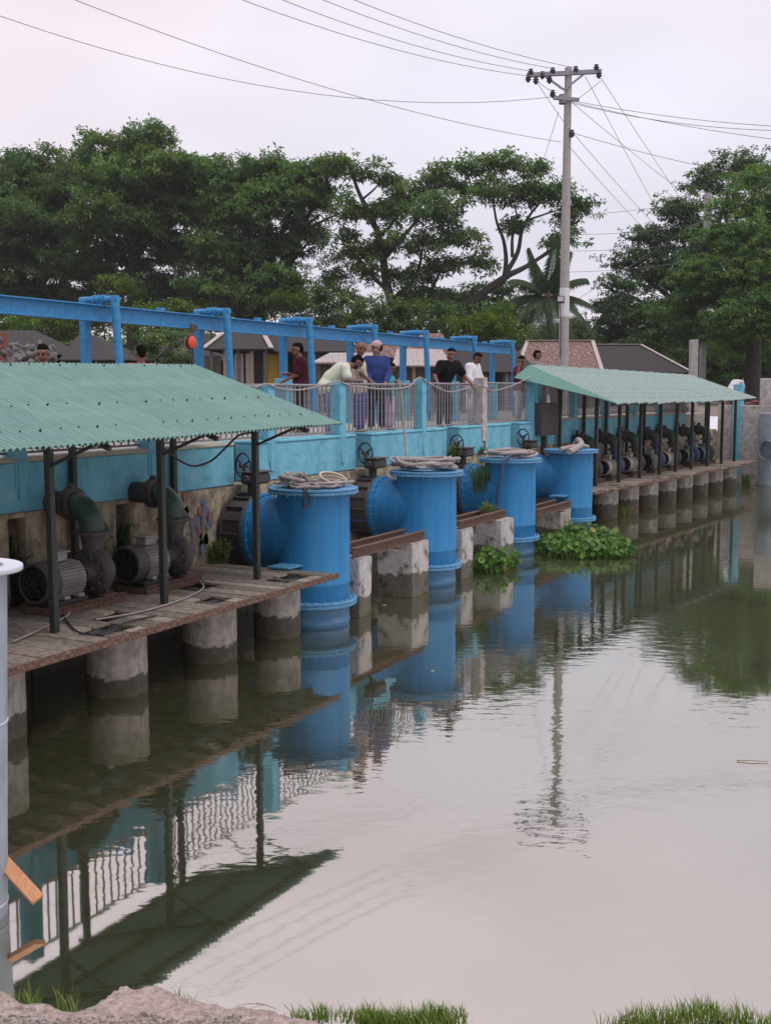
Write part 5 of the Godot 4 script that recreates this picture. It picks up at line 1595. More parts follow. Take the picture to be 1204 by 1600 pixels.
func make_people() -> void:
	var F := 2.505
	var dk := cloth("charcoal cloth", L(0.02, 0.02, 0.024))
	var navy := cloth("navy trousers", L(0.035, 0.05, 0.11))
	var jeans := cloth("washed blue trousers", L(0.13, 0.20, 0.28))
	# man in maroon, by the rear railing, facing along the wall
	person("man in a maroon shirt standing in profile by a gantry leg", X1(t_of(470, 11.3), 11.3, F, 3.62), {"elL": Vector3(0.20, 1.10, 0.06), "wrL": Vector3(0.16, 1.00, 0.28), "elR": Vector3(-0.20, 1.10, 0.06), "wrR": Vector3(-0.10, 1.12, 0.28), "head": Vector3(0, 1.55, 0.06), "neck": Vector3(0, 1.41, 0.02), "look": Vector3(0.1, -0.15, 1)}, {"shirt": cloth("maroon cloth", L(0.050, 0.010, 0.018)), "legs": dk, "sleeve": 0.75, "loose": 0.03})
	# man leaning far over the railing
	person("man in a cream shirt bent over the railing looking down", X1(t_of(514, 10.02), 10.02, F, 0.62), {"hip": Vector3(0, 0.86, -0.06), "belly": Vector3(0, 1.02, 0.04), "chest": Vector3(0, 1.16, 0.20), "neck": Vector3(0, 1.24, 0.36), "head": Vector3(0.02, 1.27, 0.50), "look": Vector3(0.1, -0.75, 0.65), "shL": Vector3(0.18, 1.20, 0.26), "shR": Vector3(-0.18, 1.20, 0.26), "elL": Vector3(0.30, 0.96, 0.34), "elR": Vector3(-0.30, 0.97, 0.32), "wrL": Vector3(0.10, 0.96, 0.46), "wrR": Vector3(-0.10, 0.97, 0.46)}, {"shirt": cloth("cream cloth", L(0.50, 0.53, 0.43)), "legs": jeans, "skin": Color(0.8, 0.75, 0.75), "beard": true, "beard_dark": true, "loose": 0.03})
	# man in plaid shirt and lungi
	person("balding man in a plaid shirt and blue checked lungi behind the railing", X1(t_of(560, 10.16), 10.16, F, 0.5), {"elR": Vector3(-0.24, 1.12, 0.05), "wrR": Vector3(-0.20, 0.95, 0.24), "elL": Vector3(0.24, 1.10, 0.10), "wrL": Vector3(0.18, 0.93, 0.30), "head": Vector3(-0.02, 1.56, 0.05), "look": Vector3(-0.9, -0.1, -0.35)}, {"shirt": cloth("plaid cloth", L(0.56, 0.50, 0.42), "plaid"), "legs": cloth("checked lungi cloth", L(0.055, 0.060, 0.20), "check"), "lungi": true, "bald": true, "hem": -0.08, "loose": 0.035, "skin": Color(0.8, 0.78, 0.8)})
	# man in a cap
	person("man in a navy sweater and a pale cap resting a hand on the railing", X1(t_of(588, 10.22), 10.22, F + 0.03, -1.0), {"elR": Vector3(-0.22, 1.12, 0.06), "wrR": Vector3(-0.12, 0.92, 0.25), "elL": Vector3(0.22, 1.10, 0.10), "wrL": Vector3(0.14, 0.93, 0.36), "head": Vector3(0, 1.57, 0.05), "look": Vector3(-0.95, -0.12, 0.28)}, {"shirt": cloth("navy wool", L(0.032, 0.050, 0.17)), "legs": dk, "long": true, "cap": cloth("pale cap cloth", L(0.42, 0.29, 0.30)), "beard": true, "beard_dark": false, "loose": 0.032, "skin": Color(1.5, 1.5, 1.5)})
	# child
	var ch := X1(t_of(607, 10.25), 10.25, F, 0.5)
	person("child in a teal and pink shirt reaching for the railing", Transform3D(ch.basis.scaled_local(Vector3.ONE * 0.80), ch.origin), {"elL": Vector3(0.25, 1.24, 0.16), "wrL": Vector3(0.20, 1.10, 0.40), "elR": Vector3(-0.22, 1.12, 0.0), "head": Vector3(0, 1.54, 0.06), "look": Vector3(-0.3, -0.4, 0.8)}, {"shirt": cloth("teal cloth", L(0.07, 0.30, 0.36)), "legs": cloth("pink and white cloth", L(0.50, 0.40, 0.46)), "lungi": true})
	# man in black
	person("man in a black T-shirt leaning on the railing with both arms", X1(t_of(694, 10.0), 10.0, F, -0.6), {"hip": Vector3(-0.04, 0.92, -0.04), "belly": Vector3(0, 1.09, 0.02), "chest": Vector3(0.02, 1.27, 0.11), "neck": Vector3(0.03, 1.42, 0.17), "head": Vector3(0.03, 1.55, 0.22), "look": Vector3(-0.91, -0.2, 0.42), "shL": Vector3(0.22, 1.36, 0.13), "shR": Vector3(-0.18, 1.36, 0.13), "elL": Vector3(0.38, 1.11, 0.22), "elR": Vector3(-0.34, 1.12, 0.16), "wrL": Vector3(0.40, 0.95, 0.45), "wrR": Vector3(-0.38, 0.93, 0.38)}, {"shirt": cloth("black cloth", L(0.010, 0.010, 0.012)), "legs": dk, "loose": 0.038, "sleeve": 0.66, "skin": Color(1.1, 1.05, 1.05)})
	# man in white
	person("man in a long white shirt looking down behind the man in black", X1(t_of(738, 10.30), 10.30, F, -0.15), {"elL": Vector3(0.24, 1.10, 0.08), "wrL": Vector3(0.16, 0.90, 0.26), "elR": Vector3(-0.26, 1.10, 0.06), "wrR": Vector3(-0.20, 0.92, 0.26), "neck": Vector3(0, 1.41, 0.05), "head": Vector3(0.03, 1.53, 0.11), "look": Vector3(0.1, -0.5, 0.85)}, {"shirt": cloth("white cloth", L(0.60, 0.58, 0.62)), "legs": cloth("grey white cloth", L(0.34, 0.34, 0.37)), "long": true, "skirt": true, "loose": 0.035, "skin": Color(0.8, 0.75, 0.75)})
	# youth holding the gantry leg
	person("youth in a maroon top and white trousers holding a blue gantry leg", X1(t_of(809, 10.15), 10.15, F - 0.02, 0.1), {"elR": Vector3(-0.30, 1.22, 0.06), "wrR": Vector3(-0.24, 1.46, 0.10), "elL": Vector3(0.22, 1.10, 0.0), "head": Vector3(0, 1.55, 0.08), "look": Vector3(-0.6, -0.35, 0.6)}, {"shirt": cloth("wine cloth", L(0.10, 0.015, 0.03)), "legs": cloth("white trousers", L(0.55, 0.53, 0.51))})
	# onlookers behind the roofs
	person("person in a rust coloured shirt beyond the near roof in front of the rubble", X1(t_of(70, 11.9), 11.9, on_p(70, 541, 11.9).y - 1.70, -1.2), {"look": Vector3(0.1, -0.3, 1)}, {"shirt": cloth("rust cloth", L(0.20, 0.05, 0.03)), "legs": dk})
	person("person in a red shirt seen from behind beyond the near roof", X1(t_of(222, 11.6), 11.6, on_p(222, 542, 11.6).y - 1.70, 2.6), {"look": Vector3(0, -0.2, 1)}, {"shirt": cloth("red cloth", L(0.46, 0.035, 0.06)), "legs": navy})
	person("person whose head shows above the far roof by the pole", X2(s_of(836, 2.5), 2.5, F + 0.14, 0.3), {"look": Vector3(0.2, -0.2, 1)}, {"shirt": cloth("grey cloth", L(0.2, 0.2, 0.22)), "legs": dk})
	# worker bending at the far end
	person("worker in a white shirt and dark lungi bending over at the far wall post", X2(s_of(1141, 1.5), 1.5, 2.42, 1.2), {"hip": Vector3(0, 0.88, -0.12), "belly": Vector3(0, 1.04, 0.02), "chest": Vector3(0, 1.18, 0.22), "neck": Vector3(0, 1.24, 0.36), "head": Vector3(0, 1.28, 0.48), "look": Vector3(0, -0.7, 0.7), "shL": Vector3(0.18, 1.20, 0.27), "shR": Vector3(-0.18, 1.20, 0.27), "elL": Vector3(0.24, 0.95, 0.36), "elR": Vector3(-0.24, 0.95, 0.36), "wrL": Vector3(0.14, 0.80, 0.55), "wrR": Vector3(-0.14, 0.80, 0.55)}, {"shirt": cloth("white work shirt", L(0.52, 0.50, 0.52)), "legs": cloth("dark lungi cloth", L(0.03, 0.025, 0.06), "check"), "lungi": true})

# ---------------------------------------------------------------- trees
func tuft(kind: int) -> Array:
	# a spray of leaves around a twig tip: [vertices, normals, shades], four vertices a leaf
	var key := "tuft%d" % kind
	if shared.has(key): return shared[key]
	rng.seed = 900 + kind
	var v := PackedVector3Array()
	var nrm := PackedVector3Array()
	var sh := PackedFloat32Array()
	var n: int = [13, 15, 15][kind]
	for k in n:
		var a := rnd(0, TAU)
		var el := rnd(-0.6, 0.8)
		var d := Vector3(cos(a) * cos(el), sin(el), sin(a) * cos(el))
		var len: float = [0.32, 0.26, 0.22][kind] * rnd(0.7, 1.25)
		var w: float = [0.125, 0.115, 0.105][kind] * rnd(0.8, 1.2)
		var o := d * rnd(0.02, 0.20)
		var side := d.cross(Vector3(rnd(-0.4, 0.4), 1, rnd(-0.4, 0.4))).normalized()
		var droop := Vector3(0, -len * rnd(0.15, 0.55), 0)
		var mid := o + d * len * 0.5 + droop * 0.3
		var tip := o + d * len + droop
		var nn := side.cross(d).normalized()
		if nn.y < 0: nn = -nn
		var l := mid + side * w * 0.5 + nn * w * 0.2
		var r := mid - side * w * 0.5 + nn * w * 0.2
		if (l - o).cross(tip - o).dot(nn) > 0:
			var t := l
			l = r
			r = t
		v.append_array([o, l, tip, r])
		nrm.append_array([nn, (nn + (l - mid).normalized() * 0.4).normalized(), nn, (nn + (r - mid).normalized() * 0.4).normalized()])
		sh.append(rnd(0.86, 1.14))
	shared[key] = [v, nrm, sh]
	return shared[key]

class Crown:
	var v := PackedVector3Array()
	var n := PackedVector3Array()
	var c := PackedColorArray()

var leaf_index := PackedInt32Array()
func crown_node(called: String, cr: Crown, m: Material, parent: Node3D) -> MeshInstance3D:
	var leaves := cr.v.size() / 4
	var have := leaf_index.size() / 6
	if have < leaves:
		leaf_index.resize(leaves * 6)
		for k in range(have, leaves):
			var q := k * 4
			var w := k * 6
			leaf_index[w] = q; leaf_index[w + 1] = q + 1; leaf_index[w + 2] = q + 2
			leaf_index[w + 3] = q; leaf_index[w + 4] = q + 2; leaf_index[w + 5] = q + 3
	var a := []
	a.resize(Mesh.ARRAY_MAX)
	a[Mesh.ARRAY_VERTEX] = cr.v
	a[Mesh.ARRAY_NORMAL] = cr.n
	a[Mesh.ARRAY_COLOR] = cr.c
	a[Mesh.ARRAY_INDEX] = leaf_index.slice(0, leaves * 6)
	var am := ArrayMesh.new()
	am.add_surface_from_arrays(Mesh.PRIMITIVE_TRIANGLES, a)
	return obj(called, am, m, parent)

func blob(cr: Crown, kind: int, c: Vector3, r: Vector3, dens: float, tone: Color, size: float, vary := 0.22) -> void:
	# clumps inside the blob, and tufts around each clump
	var tf := tuft(kind)
	var clumps := maxi(6, int(r.x * r.y * 8.6 * dens / (size * size)))
	for k in clumps:
		var d := Vector3(rng.randfn(), rng.randfn(), rng.randfn()).normalized()
		if d.y < -0.35 and rng.randf() < 0.55: d.y = -d.y
		var cc := c + d * r * pow(rng.randf(), 0.45) * rnd(0.75, 1.06)
		var cs := rnd(0.45, 0.95) * size
		var g := rnd(1.0 - vary, 1.0 + vary)
		var yel := rng.randf()
		var tints := []
		for h in 2:
			var cols := PackedColorArray()
			var g2: float = g * [0.86, 1.16][h]
			for s in tf[2]:
				var q := Color(tone.r * g2 * s * lerpf(0.85, 1.25, yel), tone.g * g2 * s, tone.b * g2 * s * lerpf(1.15, 0.8, yel))
				cols.append_array([q, q, q, q])
			tints.append(cols)
		for j in 9:
			var e := Vector3(rng.randfn(), rng.randfn() * 0.5, rng.randfn()) * cs * 0.62
			var b := Basis(Vector3.UP, rnd(0, TAU)) * Basis(Vector3.RIGHT, rnd(-0.5, 0.5))
			cr.v.append_array(Transform3D(b.scaled(Vector3.ONE * size * rnd(0.75, 1.25)), cc + e) * (tf[0] as PackedVector3Array))
			cr.n.append_array(Transform3D(b, Vector3.ZERO) * (tf[1] as PackedVector3Array))
			cr.c.append_array(tints[j % 2])

func limb(mb: MB, a: Vector3, b: Vector3, r0: float, r1: float, bend: float) -> void:
	var pts := []
	for k in 5:
		var u := k / 4.0
		var w := Vector3(rnd(-1, 1), rnd(-0.4, 0.6), rnd(-1, 1)) * bend * sin(u * PI)
		pts.append(a.lerp(b, u) + w)
	mb.tube(smooth(pts, 4), r0, r1, 8)

func tree(label: String, base: Vector3, fork: Vector3, blobs: Array, z: float, tone: Color, kind: int, dens: float, trunk_r: float, limbs: Array, group: String, size := 1.0) -> void:
	# blobs: [column, row, half width, half height in the photograph, nearer/farther by]
	# how far off they stand is read from the mirror image: the water shows each thing 2 x EYE / distance lower
	var far := 2.2 if z > 40.0 and z < 48.0 else 1.56
	var eye := Vector3(0, EYE, 0)
	base = Vector3(base.x * far, 2.38, base.z * far)
	fork = eye + (fork - eye) * far
	z *= far
	trunk_r *= far
	size *= far * 0.54
	var o := thing("broadleaf_tree", label, "tree", Transform3D(Basis(), base), group)
	var cr := Crown.new()
	var tk := MB.new()
	var f0 := fork - base
	tk.tube(smooth([Vector3(0, -0.4, 0), f0 * 0.35 + Vector3(rnd(-0.1, 0.1), 0, 0), f0 * 0.7 + Vector3(rnd(-0.12, 0.12), 0, 0), f0], 5), trunk_r * 1.2, trunk_r * 0.72, 12)
	for q in blobs:
		var zz: float = z + q[4] * far
		var c := at_z(q[0], q[1], zz) - base
		var r := Vector3(q[2] * zz / FOCAL, q[3] * zz / FOCAL, (q[2] + q[3]) * 0.6 * zz / FOCAL) * (1.12 if dens >= 1.0 else 1.0)
		blob(cr, kind, c, r, dens, tone, size)
		if limbs.is_empty() or dens >= 1.0:
			limb(tk, f0 * rnd(0.8, 1.0), c - Vector3(0, r.y * 0.2, 0), trunk_r * 0.5, trunk_r * 0.12, 0.25 * far)
		for k in 4:
			var d := Vector3(rnd(-1, 1), rnd(-0.2, 1), rnd(-1, 1)).normalized() * r * 0.85
			limb(tk, c - Vector3(0, r.y * 0.25, 0), c + d, trunk_r * 0.16, 0.012 * far, 0.15 * far)
	for l in limbs:
		var pts := []
		for q in l[0]: pts.append(at_z(q[0], q[1], z + (q[2] if q.size() > 2 else 0.0) * far) - base)
		tk.tube(smooth(pts, 5), l[1] * far, l[2] * far, 9)
	obj("trunk", tk, M.bark, o)
	crown_node("crown", cr, M.leaf, o)

func make_trees() -> void:
	rng.seed = 100
	var gy := 2.38
	var T := func(x: float, z: float) -> Vector3:
		var p := at_z(x, 600, z)
		return Vector3(p.x, gy, p.z)
	var dark := Color(0.118, 0.184, 0.078)
	var mid := Color(0.130, 0.204, 0.084)
	var pale := Color(0.110, 0.180, 0.055)
	var g1 := "tall trees behind the huts"
	tree("tall dense dark tree whose crown fills the sky above the rubble heap", T.call(60, 47), at_z(50, 470, 47), [[10, 300, 62, 40, 0], [55, 265, 55, 34, 1], [100, 300, 55, 40, -1], [20, 350, 80, 45, -2], [95, 360, 65, 45, 0], [-60, 330, 80, 70, 0], [40, 410, 90, 40, -1], [115, 425, 60, 34, -2], [0, 460, 70, 34, 0], [60, 470, 70, 30, 0], [130, 480, 60, 26, 0], [60, 330, 70, 50, 2], [-20, 400, 70, 50, 1], [85, 500, 70, 22, 1]], 47, dark, 0, 1.0, 0.34, [], g1)
	tree("tallest tree with a straight dark trunk behind the first gantry frame", T.call(208, 45), at_z(207, 380, 45), [[235, 222, 45, 26, 0], [180, 245, 60, 34, 1], [130, 262, 45, 26, 2], [265, 262, 55, 34, -1], [200, 292, 85, 40, -1], [150, 340, 60, 38, -2], [265, 330, 65, 45, 0], [205, 350, 55, 30, -1.5], [300, 265, 30, 22, 1], [175, 400, 60, 34, 0], [275, 400, 60, 40, 1], [160, 450, 40, 26, 1], [235, 455, 60, 30, 1], [290, 460, 50, 34, 1], [230, 300, 80, 50, 2], [310, 310, 40, 40, 2], [225, 495, 60, 20, 1.5]], 45, mid, 0, 1.0, 0.25, [[[[207, 400, 0], [203, 365, -1], [190, 330, -1.6], [178, 305, -1]], 0.13, 0.04], [[[207, 395, 0], [215, 360, -1.5], [232, 325, -2], [240, 318, -2]], 0.12, 0.04], [[[207, 400, 0], [180, 370, -1], [160, 350, 0]], 0.10, 0.03], [[[207, 390, 0], [240, 370, 0], [270, 330, 0]], 0.10, 0.03], [[[205, 380, 0], [200, 300, 0], [215, 230, 0]], 0.10, 0.03]], g1)
	tree("spreading dark tree with a leaning trunk behind the maroon shirted man", T.call(393, 44), at_z(410, 470, 44), [[330, 280, 42, 30, 1], [380, 272, 45, 26, 0], [425, 262, 40, 22, 0], [470, 275, 45, 24, 0], [515, 265, 34, 22, 0], [345, 340, 55, 44, 0], [420, 325, 62, 42, -1], [490, 315, 50, 34, 0], [340, 410, 62, 42, -1], [420, 395, 55, 40, 0], [485, 370, 34, 26, 0], [345, 460, 70, 30, -2], [440, 440, 40, 28, -2], [300, 330, 40, 40, 1], [400, 480, 60, 22, 0], [380, 330, 70, 50, 1], [450, 300, 60, 36, 1], [385, 430, 60, 36, 1], [320, 490, 50, 24, 1], [450, 470, 40, 20, 1]], 44, mid, 0, 1.0, 0.30, [[[[410, 480, 0], [425, 440, 0], [450, 395, 0], [478, 355, 0], [500, 335, 0]], 0.16, 0.04], [[[410, 480, 0], [395, 420, 0], [380, 360, 0], [385, 300, 0]], 0.15, 0.04], [[[450, 395, 0], [455, 350, 0], [440, 300, 0]], 0.08, 0.02], [[[478, 358, 0], [515, 340, 0], [530, 335, 0]], 0.07, 0.02], [[[405, 450, 0], [350, 410, 0], [320, 380, 0]], 0.10, 0.03]], g1)
	# the open tree in the middle, its limbs plainly seen
	tree("open tree with bare forked limbs and tiered foliage left of the power pole", T.call(655, 42), at_z(652, 522, 42), [[528, 258, 22, 14, 0], [565, 272, 26, 17, 0], [605, 285, 26, 17, 0], [560, 335, 40, 22, 0], [610, 330, 35, 26, 0], [555, 385, 46, 24, 0], [650, 300, 45, 26, 1], [690, 275, 40, 22, 0], [735, 262, 36, 17, 0], [780, 255, 40, 18, 0], [830, 262, 34, 18, 0], [685, 330, 55, 30, -1], [660, 375, 50, 26, -1], [720, 375, 40, 22, -1], [760, 300, 50, 22, 0], [815, 305, 46, 22, 0], [868, 305, 36, 22, 0], [895, 345, 26, 17, 0], [880, 378, 22, 13, 0], [745, 412, 30, 15, 0], [600, 385, 26, 17, 0], [640, 430, 36, 20, 0], [690, 420, 40, 20, 0], [565, 425, 40, 15, 0], [805, 350, 22, 12, 0], [660, 470, 60, 22, 0], [910, 322, 14, 9, 0]], 42, mid, 0, 0.82, 0.30,
		[[[[650, 530, 0], [632, 500, 0], [612, 470, 0], [603, 440, 0], [598, 400, 0], [590, 365, 0], [575, 330, 0], [560, 300, 0], [548, 265, 0], [540, 248, 0]], 0.22, 0.03],
		[[[660, 530, 0], [690, 500, 0], [730, 475, 0], [765, 450, 0], [790, 432, 0], [815, 420, 0], [835, 408, 0], [860, 390, 0]], 0.21, 0.05],
		[[[788, 432, 0], [790, 405, 0], [786, 375, 0], [775, 345, 0], [770, 310, 0]], 0.10, 0.03], [[[788, 430, 0], [808, 395, 0], [815, 360, 0], [828, 335, 0], [850, 310, 0]], 0.10, 0.03], [[[800, 402, 0], [800, 370, 0], [808, 345, 0], [800, 310, 0]], 0.07, 0.02],
		[[[606, 455, 0], [580, 430, 0], [560, 405, 0], [545, 390, 0]], 0.09, 0.03], [[[610, 470, 0], [640, 445, 0], [655, 415, 0], [660, 385, 0]], 0.11, 0.03], [[[600, 405, 0], [625, 375, 0], [655, 340, 0], [690, 300, 0]], 0.09, 0.02], [[[592, 370, 0], [615, 345, 0], [620, 320, 0]], 0.06, 0.02], [[[580, 340, 0], [560, 325, 0], [545, 318, 0]], 0.05, 0.02], [[[655, 520, 0], [665, 480, 0], [680, 440, 0], [700, 400, 0]], 0.10, 0.03], [[[565, 312, 0], [585, 295, 0], [600, 275, 0]], 0.05, 0.015], [[[840, 405, 0], [870, 385, 0], [885, 360, 0]], 0.06, 0.02], [[[820, 345, 0], [850, 335, 0], [880, 325, 0]], 0.05, 0.015]], g1)
	# right hand trees
	tree("large dark tree rising behind the stub pole beyond the far shed", T.call(1085, 60), at_z(1080, 480, 60), [[1150, 262, 50, 24, 2], [1105, 290, 40, 24, 1], [1060, 330, 44, 26, 0], [1015, 375, 40, 26, 0], [985, 410, 34, 22, 0], [960, 450, 30, 20, -1], [1030, 430, 50, 36, 0], [1080, 380, 60, 45, 1], [975, 495, 42, 34, -1], [1030, 500, 60, 36, -2], [940, 480, 20, 16, 0], [955, 525, 38, 26, -1], [1010, 545, 60, 24, -3], [1070, 440, 55, 45, 0], [1070, 540, 60, 30, -2]], 60, Color(0.096, 0.158, 0.080), 1, 1.05, 0.4, [], "trees to the side of the far shed", 1.25)
	tree("big rounded bright green tree with a dark trunk beyond the end wall", T.call(1178, 50), at_z(1176, 500, 50), [[1180, 285, 40, 30, 0], [1215, 330, 60, 50, 0], [1150, 330, 44, 36, -1], [1120, 385, 48, 38, -1], [1175, 390, 60, 48, -2], [1090, 440, 46, 34, -2], [1060, 490, 40, 28, -1], [1130, 470, 60, 40, -2], [1200, 460, 60, 50, -1], [1105, 520, 50, 18, 0], [1060, 525, 34, 14, -1], [1240, 400, 70, 90, 1], [1185, 515, 50, 24, 2], [1150, 540, 60, 18, 3], [1178, 480, 60, 36, -4], [1140, 505, 50, 28, -4], [1205, 500, 50, 30, -4], [1165, 430, 60, 40, -3], [1165, 520, 50, 18, -4]], 50, Color(0.140, 0.235, 0.090), 1, 1.05, 0.36, [], "trees to the side of the far shed", 1.1)
	# bushes behind the huts
	var g2 := "bushes and small trees behind the huts"
	tree("pale yellow-green bamboo-like clump behind the beam", T.call(490, 58), at_z(490, 530, 58), [[455, 480, 44, 28, 0], [505, 465, 50, 30, 1], [545, 480, 34, 30, 0], [480, 510, 60, 20, 0], [545, 505, 50, 20, 0], [520, 430, 34, 26, 2]], 58, pale, 2, 0.95, 0.12, [], g2, 1.3)
	tree("dark leafy shrub under the open tree", T.call(610, 50), at_z(610, 545, 50), [[590, 490, 40, 26, 0], [640, 500, 44, 24, 0], [700, 500, 50, 24, 0], [600, 520, 60, 18, 0]], 50, dark, 1, 1.0, 0.12, [], g2, 1.2)
	tree("bright yellow-green shrub rising over the end of the beam", T.call(770, 38), at_z(768, 560, 38), [[730, 508, 20, 12, 0], [770, 505, 24, 16, 0], [800, 522, 20, 15, 0], [752, 530, 26, 14, 0], [785, 485, 18, 12, 1]], 38, Color(0.115, 0.175, 0.035), 2, 1.0, 0.06, [], g2)
	tree("dull green tree behind the palm", T.call(760, 62), at_z(760, 540, 62), [[720, 470, 50, 26, 0], [775, 470, 44, 30, 0], [800, 500, 44, 30, 0], [735, 505, 60, 26, 0], [890, 520, 40, 28, 0], [850, 535, 50, 24, 0]], 62, mid, 1, 1.0, 0.15, [], g2, 1.4)
	tree("light green undergrowth tree behind the first gantry frame", T.call(180, 58), at_z(180, 540, 58), [[190, 450, 44, 22, 0], [160, 500, 60, 34, 0], [240, 510, 60, 36, 0], [300, 500, 40, 40, 0], [90, 510, 60, 36, 0], [30, 520, 60, 36, 0]], 58, Color(0.15, 0.23, 0.06), 1, 0.9, 0.12, [], g2, 1.4)
	tree("small drooping tree in front of the dark huts beside the chain hoist", T.call(245, 37), at_z(245, 560, 37), [[235, 545, 22, 22, 0], [265, 530, 22, 16, 0], [275, 560, 20, 14, 0], [225, 575, 20, 12, 0]], 37, dark, 1, 0.9, 0.06, [], g2)
	tree("low green thicket beyond the end wall under the big tree", T.call(1150, 62), at_z(1150, 570, 62), [[1115, 555, 40, 26, 0], [1170, 560, 50, 30, 0], [1215, 560, 40, 40, 0], [1090, 575, 40, 18, 0], [1250, 520, 60, 60, 0], [1130, 590, 50, 18, 0], [1180, 592, 50, 18, 0], [1090, 596, 40, 14, 0], [1220, 592, 40, 18, 0]], 62, pale, 2, 1.0, 0.1, [], g2, 1.4)
	# the wood far behind everything, one mass
	var cr := Crown.new()
	for k in 70:
		var px := -420.0 + 2200.0 * k / 69.0
		var z := rnd(118, 145)
		var c := at_z(px, rnd(545, 590), z)
		var col: Color = [dark, mid, Color(0.062, 0.105, 0.042)][rng.randi() % 3]
		blob(cr, 1, c, Vector3(rnd(3.9, 6.2), rnd(3.0, 5.0), 3.6), 0.8, col, 3.3)
	var far := crown_node("far_wood", cr, M.leaf, null)
	tag(far, "low belt of distant trees closing the view behind the huts", "wood", "", "stuff")
	make_palm(T.call(868, 80))

func frond(mb: MB, root: Vector3, dir: Vector3, len: float, arch: float, tone: Color) -> void:
	var pts := PackedVector3Array()
	var n := 22
	for k in n + 1:
		var u := float(k) / n
		pts.append(root + dir * len * u - Vector3(0, arch * len * u * u, 0))
	mb.col = Color(0.10, 0.10, 0.04)
	mb.tube(pts, 0.055, 0.012, 5)
	for k in range(3, n + 1):
		var u := float(k) / n
		var t := (pts[k] - pts[k - 1]).normalized()
		var side := t.cross(Vector3.UP).normalized()
		for sub in 2:
			var q := pts[k - 1].lerp(pts[k], sub * 0.5)
			var ll := 1.1 * (1.0 - 0.55 * absf(u - 0.35) * 1.4) * rnd(0.85, 1.1)
			for sg in [-1.0, 1.0]:
				var d: Vector3 = (side * sg * 0.8 + t * 0.55 - Vector3(0, 0.45 + 0.3 * u, 0)).normalized()
				var w := t * 0.055
				var g := rnd(0.75, 1.25)
				mb.col = Color(tone.r * g, tone.g * g, tone.b * g)
				var m := q + d * ll * 0.5 + Vector3(0, 0.03, 0)
				mb.face([q - w * 0.6, q + w * 0.6, m + w, m - w], Vector3.UP)
				mb.face([m - w, m + w, q + d * ll - Vector3(0, 0.12, 0)], Vector3.UP)

func make_palm(base: Vector3) -> void:
	rng.seed = 61
	var o := thing("coconut_palm", "coconut palm with arching fronds behind the power pole", "palm", Transform3D(Basis(), base))
	var top := at_z(855, 465, 80) - base
	var tk := MB.new()
	tk.tube(smooth([Vector3(0, -0.3, 0), top * 0.4 + Vector3(0.1, 0, 0), top * 0.8, top], 6), 0.26, 0.20, 12)
	obj("trunk", tk, M.bark, o)
	var tone := Color(0.042, 0.072, 0.034)
	var dirs := [[-1.0, 0.32, 0.1, 2.6, 0.5], [1.0, 0.30, 0.1, 2.5, 0.5], [-0.35, 1.0, 0.1, 3.0, 0.12], [0.1, 1.0, 0.2, 3.2, 0.08], [0.4, 1.0, -0.1, 3.0, 0.15], [-0.75, 0.75, 0.3, 2.9, 0.4], [0.75, 0.8, 0.2, 2.8, 0.4], [-0.8, 0.05, 0.5, 2.6, 0.75], [0.8, 0.0, 0.5, 2.6, 0.75], [-0.45, -0.1, 0.8, 2.5, 0.85], [0.4, -0.1, 0.8, 2.5, 0.9], [0.0, 0.1, 1.0, 2.6, 0.95], [-0.2, 0.9, -0.4, 2.9, 0.2], [0.25, 0.95, 0.4, 2.8, 0.2], [0.7, 0.4, -0.6, 2.6, 0.6], [-0.7, 0.4, -0.6, 2.6, 0.6], [-0.15, -0.3, 0.6, 2.3, 0.9], [0.6, -0.35, 0.4, 2.3, 0.9], [-0.6, -0.35, 0.4, 2.3, 0.9]]
	for d in dirs:
		var mb := MB.new()
		frond(mb, top, Vector3(d[0], d[1], d[2]).normalized(), d[3] * 1.4, d[4], tone)
		obj("frond", mb, M.palm_leaf, o)
	var nut := MB.new()
	for k in 6: nut.ball(top + Vector3(cos(k * 1.05) * 0.32, -0.25 - 0.1 * (k % 2), sin(k * 1.05) * 0.32), Vector3(0.14, 0.17, 0.14), 8)
	obj("coconut_bunch", nut, M.bark, o)
	var sp := MB.new()
	sp.tube(smooth([top, top + Vector3(-0.02, 0.5, 0.15), top + Vector3(0.02, 1.0, 0.2)]), 0.2, 0.08, 8)
	obj("leaf_sheath", sp, plain("tan sheath", L(0.24, 0.13, 0.06), 0.8), o)

# ---------------------------------------------------------------- huts
func slope(called: String, pts: Array, m: Material, parent: Node3D, thick := 0.07) -> void:
	var mb := MB.new()
	var up := ((pts[1] - pts[0]) as Vector3).cross(pts[2] - pts[0]).normalized()
	if up.y < 0: up = -up
	var low := []
	for p in pts: low.append(p - up * thick)
	mb.face(pts, up)
	mb.face(low, -up)
	var mid := Vector3.ZERO
	for p in pts: mid += p / pts.size()
	for k in pts.size():
		var a: Vector3 = pts[k]
		var b: Vector3 = pts[(k + 1) % pts.size()]
		mb.face([a, b, low[(k + 1) % pts.size()], low[k]], (a + b) * 0.5 - mid)
	obj(called, mb, m, parent)

